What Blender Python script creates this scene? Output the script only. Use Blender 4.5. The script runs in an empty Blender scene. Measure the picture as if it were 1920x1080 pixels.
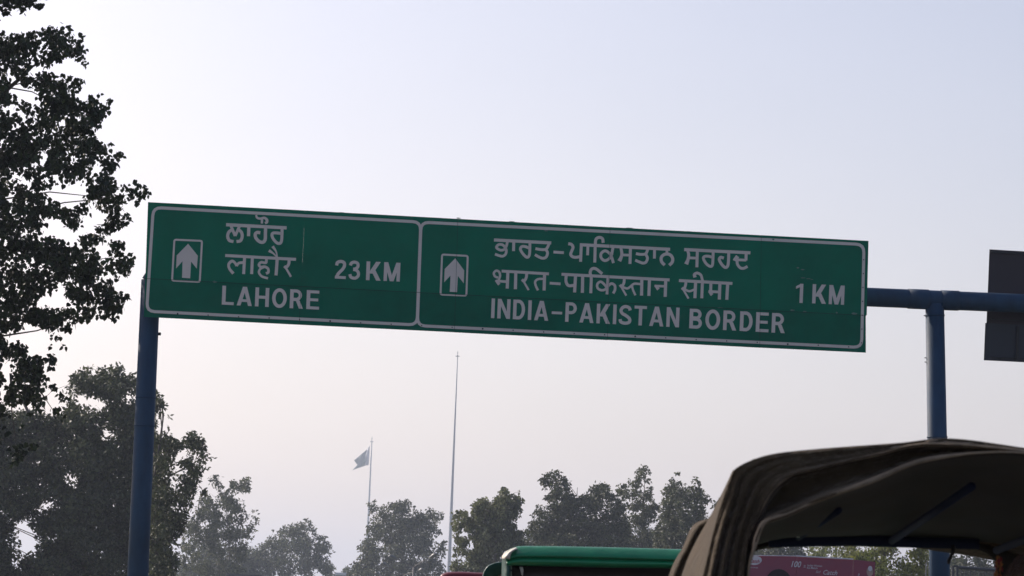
import bpy, bmesh, math, random
import numpy as np
from mathutils import Vector, Matrix
random.seed(7); rng = np.random.default_rng(7)
S = bpy.context.scene
COL = S.collection
R = math.radians

# ------------------------------------------------------------------ camera
F = 6000.0                                  # focal length in photo pixels (1920 wide)
PITCH = math.atan(650.0 / F); ROLL = 0.039
C = Vector((0, 0, 1.2))
fw = Vector((0, math.cos(PITCH), math.sin(PITCH)))
r0 = Vector((1, 0, 0)); u0 = Vector((0, -math.sin(PITCH), math.cos(PITCH)))
rt = r0 * math.cos(ROLL) + u0 * math.sin(ROLL)
up = u0 * math.cos(ROLL) - r0 * math.sin(ROLL)
cam = bpy.data.cameras.new('camera'); co = bpy.data.objects.new('camera', cam); COL.objects.link(co)
m = Matrix((rt, up, -fw)).transposed().to_4x4(); m.translation = C
co.matrix_world = m
cam.sensor_width = 36; cam.lens = 36 * F / 1920
cam.clip_end = 9000; cam.clip_start = 0.1
cam.dof.use_dof = True; cam.dof.focus_distance = 45; cam.dof.aperture_fstop = 15
S.camera = co

# ------------------------------------------------------------------ light
SUN_AZ, SUN_EL = R(-47), R(31)              # azimuth from +Y, negative = left
sdir = Vector((math.sin(SUN_AZ) * math.cos(SUN_EL), math.cos(SUN_AZ) * math.cos(SUN_EL), math.sin(SUN_EL)))
VEIL_K, VEIL_P, VEIL_F, VEIL_A = 5.6, 5.0, 5.4, 2.75
W = bpy.data.worlds.new('World'); S.world = W; W.use_nodes = True
nt = W.node_tree; bg = nt.nodes['Background']
sky = nt.nodes.new('ShaderNodeTexSky'); sky.sky_type = 'NISHITA'; sky.sun_disc = False
sky.sun_elevation = SUN_EL; sky.sun_rotation = SUN_AZ
sky.dust_density = 4.0; sky.air_density = 1.0; sky.ozone_density = 2.0
tint = nt.nodes.new('ShaderNodeMix'); tint.data_type = 'RGBA'; tint.blend_type = 'MULTIPLY'; tint.inputs[0].default_value = 1
tint.inputs[7].default_value = (1.01, 0.985, 1.06, 1)
nt.links.new(sky.outputs[0], tint.inputs[6]); 
# pale winter haze: brightest low over the horizon and towards the sun, all round the sky
gm = nt.nodes.new('ShaderNodeNewGeometry'); sx = nt.nodes.new('ShaderNodeSeparateXYZ'); nt.links.new(gm.outputs['Incoming'], sx.inputs[0])
def mth(op, a, b=None, c=None):
    n_ = nt.nodes.new('ShaderNodeMath'); n_.operation = op
    for i_, q_ in enumerate((a, b, c)):
        if q_ is None: continue
        if isinstance(q_, (int, float)): n_.inputs[i_].default_value = q_
        else: nt.links.new(q_, n_.inputs[i_])
    return n_.outputs[0]
dt = nt.nodes.new('ShaderNodeVectorMath'); dt.operation = 'DOT_PRODUCT'; nt.links.new(gm.outputs['Incoming'], dt.inputs[0]); dt.inputs[1].default_value = tuple(-sdir)
el = mth('ABSOLUTE', sx.outputs[2]); low = mth('POWER', 2.718, mth('MULTIPLY', el, -VEIL_K))
fwd = mth('POWER', mth('MAXIMUM', mth('MULTIPLY_ADD', dt.outputs['Value'], .5, .5), 0.0), VEIL_P)
nz_ = nt.nodes.new('ShaderNodeTexNoise'); nz_.inputs['Scale'].default_value = 5.0; nz_.inputs['Detail'].default_value = 4; mpn = nt.nodes.new('ShaderNodeMapping'); mpn.inputs['Scale'].default_value = (1, 1, 3)
nt.links.new(gm.outputs['Incoming'], mpn.inputs[0]); nt.links.new(mpn.outputs[0], nz_.inputs['Vector'])
wv = mth('MULTIPLY', mth('MULTIPLY', low, mth('MULTIPLY_ADD', fwd, VEIL_F, VEIL_A)), mth('MULTIPLY_ADD', nz_.outputs[0], .22, .89))
vc = nt.nodes.new('ShaderNodeMix'); vc.data_type = 'RGBA'; vc.blend_type = 'ADD'; vc.inputs[0].default_value = 1
vs_ = nt.nodes.new('ShaderNodeVectorMath'); vs_.operation = 'SCALE'; vs_.inputs[0].default_value = (1.06, 0.94, 0.97); nt.links.new(wv, vs_.inputs['Scale'])
nt.links.new(tint.outputs[2], vc.inputs[6]); nt.links.new(vs_.outputs[0], vc.inputs[7]); nt.links.new(vc.outputs[2], bg.inputs[0])
bg.inputs[1].default_value = 0.118
sl = bpy.data.lights.new('sun', 'SUN'); sl.energy = 3.5; sl.angle = R(0.5); sl.color = (1.0, 0.9, 0.78)
so = bpy.data.objects.new('sun', sl); COL.objects.link(so)
so.rotation_euler = sdir.to_track_quat('Z', 'Y').to_euler()
S.view_settings.view_transform = 'Standard'; S.view_settings.look = 'None'
S.view_settings.exposure = 0.0; S.view_settings.gamma = 1.0
S.cycles.use_denoising = True
S.cycles.sample_clamp_direct = 12; S.cycles.sample_clamp_indirect = 3; S.cycles.max_bounces = 6; S.cycles.volume_bounces = 1; S.cycles.transparent_max_bounces = 8

# ------------------------------------------------------------------ helpers
def ray(X, Y):
    return fw * F + rt * (X - 960) + up * (540 - Y)
def at(X, Y, y):                            # photo pixel -> world point at distance y along the road
    d = ray(X, Y); return C + d * ((y - C.y) / d.y)
def to_px(p):
    d = Vector(p) - C; k = F / d.dot(fw)
    return (960 + d.dot(rt) * k, 540 - d.dot(up) * k)

def mat(name, col, rough=0.6, noise=0.0, nscale=8.0, metal=0.0, spec=0.5, bump=0.0, bscale=60.0, coat=0.0, sheen=0.0,
        trans=0.0, stretch=None, col2=None, island=0.0):
    m = bpy.data.materials.new(name); m.use_nodes = True
    t = m.node_tree; b = t.nodes['Principled BSDF']
    b.inputs['Base Color'].default_value = (*col, 1); b.inputs['Roughness'].default_value = rough
    b.inputs['Metallic'].default_value = metal; b.inputs['Specular IOR Level'].default_value = spec
    b.inputs['Coat Weight'].default_value = coat
    if sheen:
        b.inputs['Sheen Weight'].default_value = sheen; b.inputs['Sheen Roughness'].default_value = 0.4
        b.inputs['Sheen Tint'].default_value = (1, 0.85, 0.7, 1)
    tc = t.nodes.new('ShaderNodeTexCoord'); mp = t.nodes.new('ShaderNodeMapping')
    t.links.new(tc.outputs['Object'], mp.inputs[0])
    if stretch: mp.inputs['Scale'].default_value = stretch
    if noise:
        n = t.nodes.new('ShaderNodeTexNoise'); n.inputs['Scale'].default_value = nscale; n.inputs['Detail'].default_value = 6
        n.inputs['Roughness'].default_value = 0.65
        t.links.new(mp.outputs[0], n.inputs['Vector'])
        cr = t.nodes.new('ShaderNodeValToRGB')
        c2 = col2 or tuple(min(1, c * (1 + noise)) for c in col); c1 = tuple(c * (1 - noise) for c in col)
        if col2: c1 = col
        cr.color_ramp.elements[0].position = 0.3; cr.color_ramp.elements[1].position = 0.7
        cr.color_ramp.elements[0].color = (*c1, 1); cr.color_ramp.elements[1].color = (*c2, 1)
        t.links.new(n.outputs[0], cr.inputs[0]); t.links.new(cr.outputs[0], b.inputs['Base Color'])
        rr = t.nodes.new('ShaderNodeMapRange'); rr.inputs[3].default_value = rough * 0.8; rr.inputs[4].default_value = min(1, rough * 1.25)
        t.links.new(n.outputs[0], rr.inputs[0]); t.links.new(rr.outputs[0], b.inputs['Roughness'])
    if island:
        gi = t.nodes.new('ShaderNodeNewGeometry'); mr = t.nodes.new('ShaderNodeMapRange'); mr.inputs[3].default_value = 1 - island; mr.inputs[4].default_value = 1 + island * 1.5
        t.links.new(gi.outputs['Random Per Island'], mr.inputs[0]); vm = t.nodes.new('ShaderNodeVectorMath'); vm.operation = 'SCALE'
        t.links.new(cr.outputs[0], vm.inputs[0]); t.links.new(mr.outputs[0], vm.inputs['Scale']); t.links.new(vm.outputs[0], b.inputs['Base Color'])
    if bump:
        n2 = t.nodes.new('ShaderNodeTexNoise'); n2.inputs['Scale'].default_value = bscale; n2.inputs['Detail'].default_value = 5
        t.links.new(mp.outputs[0], n2.inputs['Vector'])
        bm_ = t.nodes.new('ShaderNodeBump'); bm_.inputs['Strength'].default_value = bump; bm_.inputs['Distance'].default_value = 0.02
        t.links.new(n2.outputs[0], bm_.inputs['Height']); t.links.new(bm_.outputs[0], b.inputs['Normal'])
    if trans:
        tr = t.nodes.new('ShaderNodeBsdfTranslucent'); mx = t.nodes.new('ShaderNodeMixShader'); mx.inputs[0].default_value = trans
        if island: t.links.new(vm.outputs[0], tr.inputs[0])
        elif noise: t.links.new(cr.outputs[0], tr.inputs[0])
        else: tr.inputs[0].default_value = (*col, 1)
        t.links.new(b.outputs[0], mx.inputs[1]); t.links.new(tr.outputs[0], mx.inputs[2])
        t.links.new(mx.outputs[0], t.nodes['Material Output'].inputs[0])
    return m

def thing(name, label, cat, loc=(0, 0, 0), group=None, kind=None):
    o = bpy.data.objects.new(name, None); COL.objects.link(o); o.location = loc
    o.empty_display_size = 0.2
    o['label'] = label; o['category'] = cat
    if group: o['group'] = group
    if kind: o['kind'] = kind
    return o
def base_of(p):
    v = Vector((0, 0, 0))
    while p is not None: v += p.location; p = p.parent
    return v
def obj(name, verts, faces, material, parent=None, smooth=False, kind=None, label=None, mats=None, midx=None):
    """verts in world coordinates"""
    off = base_of(parent)
    me = bpy.data.meshes.new(name)
    v = np.array([tuple(q) for q in verts], dtype=float) - np.array(off)
    me.from_pydata(v.tolist(), [], [tuple(f) for f in faces])
    for mm in (mats or [material]): me.materials.append(mm)
    if midx is not None:
        me.polygons.foreach_set('material_index', midx)
    if smooth: me.polygons.foreach_set('use_smooth', [True] * len(me.polygons))
    me.update()
    o = bpy.data.objects.new(name, me); COL.objects.link(o)
    if parent: o.parent = parent
    if kind: o['kind'] = kind
    if label: o['label'] = label
    return o
def tag(o, label, cat, group=None, kind=None):
    o['label'] = label; o['category'] = cat
    if group: o['group'] = group
    if kind: o['kind'] = kind
    return o

class MB:                                   # collects shapes
    def __init__(s): s.v = []; s.f = []
    def add(s, v, f):
        k = len(s.v); s.v += [Vector(q) for q in v]; s.f += [tuple(i + k for i in g) for g in f]; return s
    def box(s, c, size, rz=0, bev=0.0):
        bm = bmesh.new(); bmesh.ops.create_cube(bm, size=1)
        for w in bm.verts: w.co = Vector((w.co.x * size[0], w.co.y * size[1], w.co.z * size[2]))
        if bev: bmesh.ops.bevel(bm, geom=bm.edges[:], offset=bev, segments=3, affect='EDGES', profile=0.5)
        q = Matrix.Rotation(rz, 3, 'Z')
        vs = [q @ w.co + Vector(c) for w in bm.verts]; bm.verts.index_update()
        fs = [tuple(w.index for w in g.verts) for g in bm.faces]; bm.free()
        return s.add(vs, fs)
    def tube(s, pts, rad, n=14, caps=True):
        pts = [Vector(p) for p in pts]; rad = rad if hasattr(rad, '__len__') else [rad] * len(pts)
        vs = []; fs = []; prev = None
        for i, p in enumerate(pts):
            d = (pts[min(i + 1, len(pts) - 1)] - pts[max(i - 1, 0)]).normalized()
            if prev is None:
                a = d.orthogonal().normalized()
            else:
                a = (prev - d * prev.dot(d)); a = a.normalized() if a.length > 1e-6 else d.orthogonal().normalized()
            prev = a; b = d.cross(a)
            for k in range(n):
                th = 2 * math.pi * k / n
                vs.append(p + (a * math.cos(th) + b * math.sin(th)) * rad[i])
        for i in range(len(pts) - 1):
            for k in range(n):
                k2 = (k + 1) % n
                fs.append((i * n + k, i * n + k2, (i + 1) * n + k2, (i + 1) * n + k))
        if caps:
            fs.append(tuple(range(n - 1, -1, -1))); fs.append(tuple((len(pts) - 1) * n + k for k in range(n)))
        return s.add(vs, fs)
    def torus(s, c, axis, R1, r1, n=28, k=8):
        axis = Vector(axis).normalized(); a = axis.orthogonal().normalized(); b = axis.cross(a); vs = []; fs = []
        for i in range(n):
            t = 2 * math.pi * i / n; d = a * math.cos(t) + b * math.sin(t)
            for j in range(k):
                u = 2 * math.pi * j / k
                vs.append(Vector(c) + d * (R1 + r1 * math.cos(u)) + axis * r1 * math.sin(u))
        for i in range(n):
            for j in range(k):
                fs.append((i * k + j, i * k + (j + 1) % k, ((i + 1) % n) * k + (j + 1) % k, ((i + 1) % n) * k + j))
        return s.add(vs, fs)
    def build(s, name, material, parent=None, smooth=False, **kw):
        return obj(name, s.v, s.f, material, parent, smooth, **kw)

def catmull(P, n):
    """smooth curve through points P (arrays), n samples"""
    P = np.array(P, float); k = len(P)
    Q = np.vstack([2 * P[0] - P[1], P, 2 * P[-1] - P[-2]])
    out = []
    for t in np.linspace(0, k - 1, n):
        i = min(int(t), k - 2); u = t - i
        p0, p1, p2, p3 = Q[i], Q[i + 1], Q[i + 2], Q[i + 3]
        out.append(0.5 * ((2 * p1) + (-p0 + p2) * u + (2 * p0 - 5 * p1 + 4 * p2 - p3) * u ** 2 + (-p0 + 3 * p1 - 3 * p2 + p3) * u ** 3))
    return np.array(out)

# ------------------------------------------------------------------ materials
M = {}
M['green'] = mat('sign_green', (0.0, 0.165, 0.098), 0.6, noise=0.16, nscale=1.4, spec=0.12)
M['green2'] = mat('sign_green_lower', (0.0, 0.14, 0.085), 0.6, noise=0.2, nscale=1.1, spec=0.12)
M['scuff'] = mat('scuff', (0.10, 0.22, 0.19), 0.7, noise=.4, nscale=40)
M['green_edge'] = mat('sign_green_edge', (0.01, 0.10, 0.08), 0.4)
M['white'] = mat('sign_white', (0.70, 0.64, 0.60), 0.5, noise=0.06, nscale=2.0)
M['back'] = mat('sign_back', (0.035, 0.026, 0.035), 0.6, noise=0.1, nscale=3)
M['back2'] = mat('sign_back_lower', (0.032, 0.036, 0.05), 0.6, noise=0.1, nscale=3)
M['steel'] = mat('galvanised', (0.25, 0.25, 0.27), 0.5, metal=0.3)
M['blue'] = mat('blue_paint', (0.016, 0.052, 0.108), 0.62, noise=0.32, nscale=3.5, spec=0.35, bump=0.05, bscale=40, stretch=(1, 1, 0.35))
M['dark'] = mat('dark_metal', (0.02, 0.02, 0.025), 0.5)
M['pole'] = mat('pole_white', (0.35, 0.36, 0.40), 0.5)
M['asphalt'] = mat('asphalt', (0.05, 0.05, 0.052), 0.9, noise=0.25, nscale=3, bump=0.4, bscale=120)
M['earth'] = mat('dry_ground', (0.13, 0.11, 0.07), 0.95, noise=0.5, nscale=0.3, col2=(0.07, 0.09, 0.035), bump=0.5, bscale=4)
M['concrete'] = mat('concrete', (0.33, 0.32, 0.30), 0.85, noise=0.15, nscale=2, bump=0.2)
M['paint'] = mat('road_paint', (0.75, 0.75, 0.72), 0.7, noise=0.15, nscale=20)
M['yellow'] = mat('kerb_yellow', (0.6, 0.42, 0.04), 0.7, noise=0.2, nscale=6)
M['bark'] = mat('bark', (0.075, 0.06, 0.048), 0.9, noise=0.3, nscale=6, bump=0.6, bscale=15)
M['bark_pale'] = mat('bark_pale', (0.20, 0.18, 0.16), 0.85, noise=0.3, nscale=4, bump=0.4, bscale=12)
M['leaf_peepal'] = mat('leaf_peepal', (0.022, 0.034, 0.012), 0.5, noise=0.35, nscale=2.0, trans=0.16, island=.6, spec=0.35)
M['leaf_dark'] = mat('leaf_dark', (0.035, 0.045, 0.022), 0.6, noise=0.5, nscale=0.9, trans=0.22, island=.6, col2=(0.07, 0.08, 0.03))
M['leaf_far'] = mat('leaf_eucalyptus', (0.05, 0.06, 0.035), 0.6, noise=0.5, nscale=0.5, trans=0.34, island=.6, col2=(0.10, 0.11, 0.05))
M['leaf_olive'] = mat('leaf_olive', (0.05, 0.065, 0.03), 0.6, noise=0.5, nscale=0.45, trans=0.34, island=.6, col2=(0.14, 0.15, 0.06))
M['leaf_lit'] = mat('leaf_yellowgreen', (0.08, 0.11, 0.03), 0.55, noise=0.5, nscale=0.6, trans=0.38, island=.6, col2=(0.20, 0.20, 0.05))

# ------------------------------------------------------------------ ground, road, haze
def sheet(name, x0, x1, y0, y1, z, m, th=0.0, kind='structure'):
    if th:
        b = MB().box(((x0 + x1) / 2, (y0 + y1) / 2, z - th / 2), (x1 - x0, y1 - y0, th)); o = b.build(name, m)
    else:
        o = obj(name, [(x0, y0, z), (x1, y0, z), (x1, y1, z), (x0, y1, z)], [(0, 1, 2, 3)], m)
    o['kind'] = kind; return o
sheet('ground', -3500, 3500, -1500, 5000, 0, M['earth'])
sheet('road', -5.6, 2.9, -40, 900, 0.004, M['asphalt'])
sheet('road', 4.9, 13.0, -40, 900, 0.004, M['asphalt'])
sheet('median', 3.1, 4.7, -40, 900, 0.12, M['earth'], th=0.11)
for x in (3.0, 4.8): sheet('kerb', x - .098, x + .098, -40, 900, 0.15, M['concrete'], th=0.146)
sheet('pavement', -9.5, -5.9, -40, 400, 0.13, M['concrete'], th=0.126)
sheet('kerb', -5.89, -5.62, -40, 400, 0.15, M['yellow'], th=0.146)
v = []; f = []
for i in range(60):
    y = -36 + i * 9; k = len(v); v += [(-1.4, y, .008), (-1.28, y, .008), (-1.28, y + 3, .008), (-1.4, y + 3, .008)]; f.append((k, k + 1, k + 2, k + 3))
o = obj('road_markings', v, f, M['paint']); o['kind'] = 'structure'

hz = bpy.data.materials.new('haze_air'); hz.use_nodes = True; t = hz.node_tree
t.nodes.remove(t.nodes['Principled BSDF']); pv = t.nodes.new('ShaderNodeVolumePrincipled')
pv.inputs['Color'].default_value = (0.72, 0.82, 1.0, 1); pv.inputs['Density'].default_value = 0.00026; pv.inputs['Anisotropy'].default_value = 0.35
t.links.new(pv.outputs[0], t.nodes['Material Output'].inputs['Volume'])
o = MB().box((0, 1750, 63), (7600, 7000, 128)).build('haze', hz); o['kind'] = 'stuff'

# ------------------------------------------------------------------ sign plane
NRM = Vector((0.107, -1, 0)).normalized()   # faces the camera
P0 = Vector((0, 45, 0))
def on_sign(X, Y, off=0.0):
    d = ray(X, Y); t = (P0 + NRM * off - C).dot(NRM) / d.dot(NRM)
    return C + d * t

def lerp(a, b, t): return (a[0] + (b[0] - a[0]) * t, a[1] + (b[1] - a[1]) * t)
TL, TR, BR, BL = (277.5, 379), (1628.5, 452), (1623.5, 661.5), (270, 594.5)
sign = thing('direction_sign', 'long green overhead road sign reading LAHORE 23 KM and INDIA-PAKISTAN BORDER 1 KM', 'road sign', on_sign(950, 640))
def slab(name, quad, m, parent, th, off=0.0, mats=None):
    fr = [on_sign(*q, off) for q in quad]; bk = [p - NRM * th for p in fr]
    return obj(name, fr + bk, [(3, 2, 1, 0), (4, 5, 6, 7), (0, 1, 5, 4), (1, 2, 6, 5), (2, 3, 7, 6), (3, 0, 4, 7)], m, parent)
seam_x_top = [277.5, 572, 858.5, 1144, 1427.5, 1628.5]; seam_x_bot = [270, 561, 852, 1139, 1424.5, 1623.5]
def edge_pt(row, X):                         # row 0 top edge, 1 mid seam, 2 bottom edge
    if row == 0: return (X, 379 + (X - 277.5) * (452 - 379) / 1351)
    if row == 2: return (X, 594.5 + (X - 270) * 67 / 1353.5)
    return (X, 522 + (X - 271) * 69.5 / 1354)
for c in range(5):
    for r in range(2):
        def xs(k, row): a, b = seam_x_top[k], seam_x_bot[k]; return a + (b - a) * (0, 0.66, 1)[row]
        g = 0.17 if False else (0.05 if c in (0, 1) else 0.17)
        jl = 0 if c == 0 else g; jr = 0 if c == 4 else g
        ja = random.uniform(-.5, .5); jb = random.uniform(-.4, .4)
        e = 1.2 if (c == 4 and r == 1) else 0
        q = [edge_pt(r, xs(c, r) + jl), edge_pt(r, xs(c + 1, r) - jr - e * 1.6), edge_pt(r + 1, xs(c + 1, r + 1) - jr), edge_pt(r + 1, xs(c, r + 1) + jl)]
        if r == 0: q = [(q[0][0], q[0][1] + ja * .6), (q[1][0], q[1][1] + jb), (q[2][0], q[2][1] - g), (q[3][0], q[3][1] - g)]
        else: q = [(q[0][0], q[0][1] + g), (q[1][0], q[1][1] + g), (q[2][0], q[2][1] + jb), (q[3][0], q[3][1] + ja * .6)]
        slab('panel', q, M['green'] if r == 0 else M['green2'], sign, 0.003 + 0.0, off=random.uniform(-.0008, .0008))
# backing rails and uprights (keep daylight out of the joints)
fr = MB()
def bar_px(a, b, w, off, th):
    a3, b3 = on_sign(*a, off), on_sign(*b, off); d = (b3 - a3).normalized(); s_ = d.cross(NRM).normalized() * w / 2
    vs = [a3 - s_, a3 + s_, b3 + s_, b3 - s_]; vs += [p - NRM * th for p in vs]
    fr.add(vs, [(0, 1, 2, 3), (7, 6, 5, 4), (0, 4, 5, 1), (1, 5, 6, 2), (2, 6, 7, 3), (3, 7, 4, 0)])
for row, dy in ((0, 14), (1, 0), (2, -12)):
    fr = MB()
    a = edge_pt(row, 285); b = edge_pt(row, 1612); bar_px((a[0], a[1] + dy), (b[0], b[1] + dy), 0.07, -0.006 - row * .0004, 0.04); fr.build('frame_rail', M['dark'], sign)
fr = MB()
for k in range(1, 5):
    a = edge_pt(0, seam_x_top[k]); b = edge_pt(2, seam_x_bot[k])
    if k == 1:                                # an open joint lets a line of daylight through
        bar_px((a[0], a[1] + 4), (lerp(a, b, .15)[0], lerp(a, b, .15)[1]), 0.06, -0.05, 0.04); fr.build('frame_upright', M['dark'], sign); fr = MB()
        bar_px(lerp(a, b, .45), (b[0], b[1] - 4), 0.06, -0.05, 0.04)
    else: bar_px((a[0], a[1] + 4), (b[0], b[1] - 4), 0.06, -0.05, 0.04)
    fr.build('frame_upright', M['dark'], sign); fr = MB()

# ---- printed film: border, arrows, lettering
class Film:
    def __init__(s): s.v = []; s.f = []; s.k = 0
    def poly(s, pts):
        off = 0.0035 + (s.k % 14) * 0.00022; s.k += 1
        k = len(s.v); n = len(pts)
        s.v += [on_sign(x, y, off) for x, y in pts]; s.f.append(tuple(range(k, k + n)))
    def ribbon(s, pts, w, smooth=False, closed=False):
        P = np.array(pts, float)
        if smooth: P = catmull(P, (len(P) - 1) * 5 + 1)
        n = len(P); off = 0.0035 + (s.k % 14) * 0.00022; s.k += 1; k0 = len(s.v)
        ws = w if hasattr(w, '__len__') else None
        for i in range(n):
            a = P[i - 1] if (i or closed) else None; b = P[(i + 1) % n] if (i < n - 1 or closed) else None
            d1 = (P[i] - a) if a is not None else (b - P[i]); d2 = (b - P[i]) if b is not None else (P[i] - a)
            d1 /= np.linalg.norm(d1) + 1e-9; d2 /= np.linalg.norm(d2) + 1e-9
            n1 = np.array([-d1[1], d1[0]]); n2 = np.array([-d2[1], d2[0]]); mm = n1 + n2; mm /= np.linalg.norm(mm) + 1e-9
            ww = (np.interp(i / (n - 1), np.linspace(0, 1, len(ws)), ws) if ws else w) / 2 / max(0.5, mm.dot(n1))
            for sg in (-1, 1):
                q = P[i] + mm * ww * sg; s.v.append(on_sign(q[0], q[1], off))
        for i in range(n if closed else n - 1):
            j = (i + 1) % n; s.f.append((k0 + 2 * i, k0 + 2 * j, k0 + 2 * j + 1, k0 + 2 * i + 1))
    def build(s, name, parent): return obj(name, s.v, s.f, M['white'], parent)

def rounded(q, r, seg=5):
    out = []
    n = len(q)
    for i in range(n):
        p = np.array(q[i], float); a = np.array(q[i - 1], float); b = np.array(q[(i + 1) % n], float)
        da = (a - p) / np.linalg.norm(a - p); db = (b - p) / np.linalg.norm(b - p)
        p1, p2 = p + da * r, p + db * r
        for t in np.linspace(0, 1, seg): out.append(((1 - t) ** 2 * p1 + 2 * t * (1 - t) * p + t * t * p2))
    return out
bd = Film()
bd.ribbon(rounded([(287.5, 389), (789, 416.3), (782, 609.3), (275, 583.5)], 15), 5.6, closed=True)
bd.build('border_line', sign)
bd = Film(); bd.k = 5
bd.ribbon(rounded([(789.5, 416.5), (1620, 458.5), (1615.5, 651.5), (782.5, 610.5)], 15), 5.6, closed=True)
bd.build('border_line', sign)
def cr(origin, sc, pts): return [(origin[0] + x / sc, origin[1] + y / sc) for x, y in pts]
for org, sc, box_, arr in (((300, 395), 6.857, [(185, 373), (540, 388), (511, 916), (155, 898)],
                            [(362, 425), (487, 580), (473, 745), (400, 655), (388, 870), (283, 862), (290, 650), (207, 742), (215, 575)]),
                           ((780, 400), 4.174, [(204, 322), (405, 333), (394, 644), (192, 635)],
                            [(307, 352), (377, 447), (374, 548), (328, 490), (321, 617), (264, 614), (270, 487), (220, 540), (225, 435)])):
    a = Film(); a.ribbon(rounded(cr(org, sc, box_), 3.5, 4), 3.6, closed=True); a.build('arrow_frame', sign)
    a = Film(); a.k = 3; a.poly(cr(org, sc, arr)); a.build('arrow', sign)

A_ = ((900, 420), 6.857); B_ = ((1160, 430), 6.857); C_ = ((300, 395), 6.857)
def strokes(film, fr_, lst):
    for item in lst:
        w, sm, pts = item
        if hasattr(w, '__len__'): w = [q / fr_[1] for q in w]
        else: w = w / fr_[1]
        film.ribbon(cr(fr_[0], fr_[1], pts), w, smooth=sm)
# Gurmukhi: first line of the left half
g = Film()
strokes(g, C_, [
 (42, 0, [(850, 180), (1628, 221)]),
 (40, 1, [(945, 397), (892, 382), (870, 330), (885, 275), (925, 245)]), (36, 0, [(912, 195), (966, 325)]),
 (36, 0, [(1022, 200), (966, 325)]), (40, 1, [(984, 397), (1035, 385), (1057, 330), (1045, 275), (1003, 240)]),
 (42, 0, [(1142, 205), (1138, 328)]),
 (42, 1, [(1358, 215), (1355, 290), (1352, 370), (1325, 405), (1280, 398), (1235, 355), (1224, 305), (1248, 280), (1290, 284)]),
 (38, 1, [(1570, 222), (1568, 300), (1562, 385), (1542, 420), (1500, 412), (1452, 355), (1440, 305), (1470, 285), (1572, 294)]),
 ([26, 28, 30, 30, 36, 36, 30], 1, [(1236, 55), (1248, 90), (1290, 102), (1340, 92), (1374, 118), (1372, 148), (1350, 162)]), (30, 0, [(1312, 100), (1310, 165)]),
])
g.build('lettering', sign, ) 
g = Film()
strokes(g, C_, [
 (38, 0, [(838, 576), (1748, 626)]), (38, 0, [(1088, 590), (1075, 815)]),
 ([38, 34, 38, 34, 30], 1, [(943, 808), (893, 745), (884, 688), (925, 648), (965, 672), (985, 712)]), ([28, 34, 36], 1, [(985, 712), (1015, 674), (1078, 666)]),
 (38, 0, [(1188, 596), (1178, 815)]),
 (34, 1, [(1368, 612), (1362, 668), (1300, 664), (1272, 695), (1295, 724), (1345, 720), (1388, 745), (1392, 792), (1362, 808)]),
 (30, 1, [(1345, 722), (1290, 748), (1272, 795), (1310, 845), (1388, 870)]),
 (40, 0, [(1508, 600), (1492, 832)]),
 ([16, 22, 40], 1, [(1502, 596), (1455, 548), (1400, 512)]), ([16, 22, 38], 1, [(1508, 596), (1492, 525), (1448, 458)]),
 (38, 1, [(1660, 620), (1655, 685), (1622, 730), (1598, 712)]), (28, 0, [(1604, 712), (1684, 850)]),
])
g.build('lettering', sign)
# Gurmukhi: right half
g = Film()
strokes(g, A_, [
 (40, 0, [(180, 205), (916, 243)]),
 (34, 1, [(352, 232), (340, 280), (315, 325), (262, 336), (212, 303), (238, 266), (290, 268), (325, 305), (338, 345), (325, 392), (280, 414), (193, 388)]),
 (38, 0, [(434, 225), (431, 348)]),
 (36, 1, [(642, 232), (640, 340), (632, 405), (605, 428), (560, 392), (520, 328), (535, 292), (580, 290), (642, 314)]),
 (36, 1, [(890, 240), (875, 285), (845, 325), (780, 328), (712, 316)]), (36, 1, [(845, 325), (868, 370), (850, 425), (805, 440), (755, 422), (706, 394)]),
 (36, 0, [(944, 360), (1078, 369)]),
 (38, 1, [(1135, 254), (1175, 262), (1196, 300), (1178, 350), (1166, 392), (1190, 420), (1230, 428), (1296, 418)]), (38, 0, [(1303, 255), (1293, 486)]),
 (40, 0, [(1283, 266), (2444, 325.6)]),
 (36, 0, [(1388, 275), (1383, 402)]), (38, 1, [(1475, 495), (1478, 400), (1482, 270), (1492, 195), (1535, 172), (1575, 190), (1584, 242)]),
 (36, 1, [(1715, 285), (1702, 340), (1690, 400), (1655, 450), (1600, 470), (1556, 430), (1560, 375), (1608, 345), (1660, 372), (1690, 420), (1716, 502)]),
])
strokes(g, B_, [
 ([34, 40, 40, 52], 1, [(25, 225), (40, 300), (35, 350), (8, 408)]), (34, 0, [(36, 328), (150, 332)]), (38, 0, [(152, 225), (145, 445)]),
 (36, 1, [(378, 232), (368, 275), (345, 315), (285, 322), (222, 312)]), (36, 1, [(345, 315), (370, 368), (352, 420), (315, 434), (268, 420), (213, 396)]),
 (36, 0, [(462, 240), (459, 376)]),
 (34, 0, [(622, 240), (620, 310)]), (40, 1, [(592, 460), (552, 415), (550, 358), (590, 322), (650, 322), (690, 362), (690, 418), (650, 462)]),
 (40, 0, [(843, 260), (1694, 302)]),
 ([34, 38, 40, 54], 1, [(885, 270), (900, 322), (892, 385), (868, 448)]), (34, 0, [(895, 366), (1005, 370)]), (38, 0, [(1012, 270), (1005, 488)]),
 (36, 1, [(1215, 290), (1212, 390), (1204, 462), (1175, 476), (1125, 440), (1090, 378), (1102, 350), (1150, 345), (1212, 362)]),
 (38, 1, [(1415, 300), (1412, 400), (1402, 470), (1370, 490), (1325, 450), (1294, 392), (1310, 360), (1352, 370)]),
 (38, 0, [(1640, 300), (1636, 400)]), (34, 0, [(1640, 396), (1530, 392)]), (50, 1, [(1530, 345), (1500, 385), (1490, 405)]), (36, 1, [(1522, 390), (1528, 450), (1565, 495), (1610, 500), (1656, 476)]),
])
g.build('lettering', sign)
g = Film()
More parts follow.
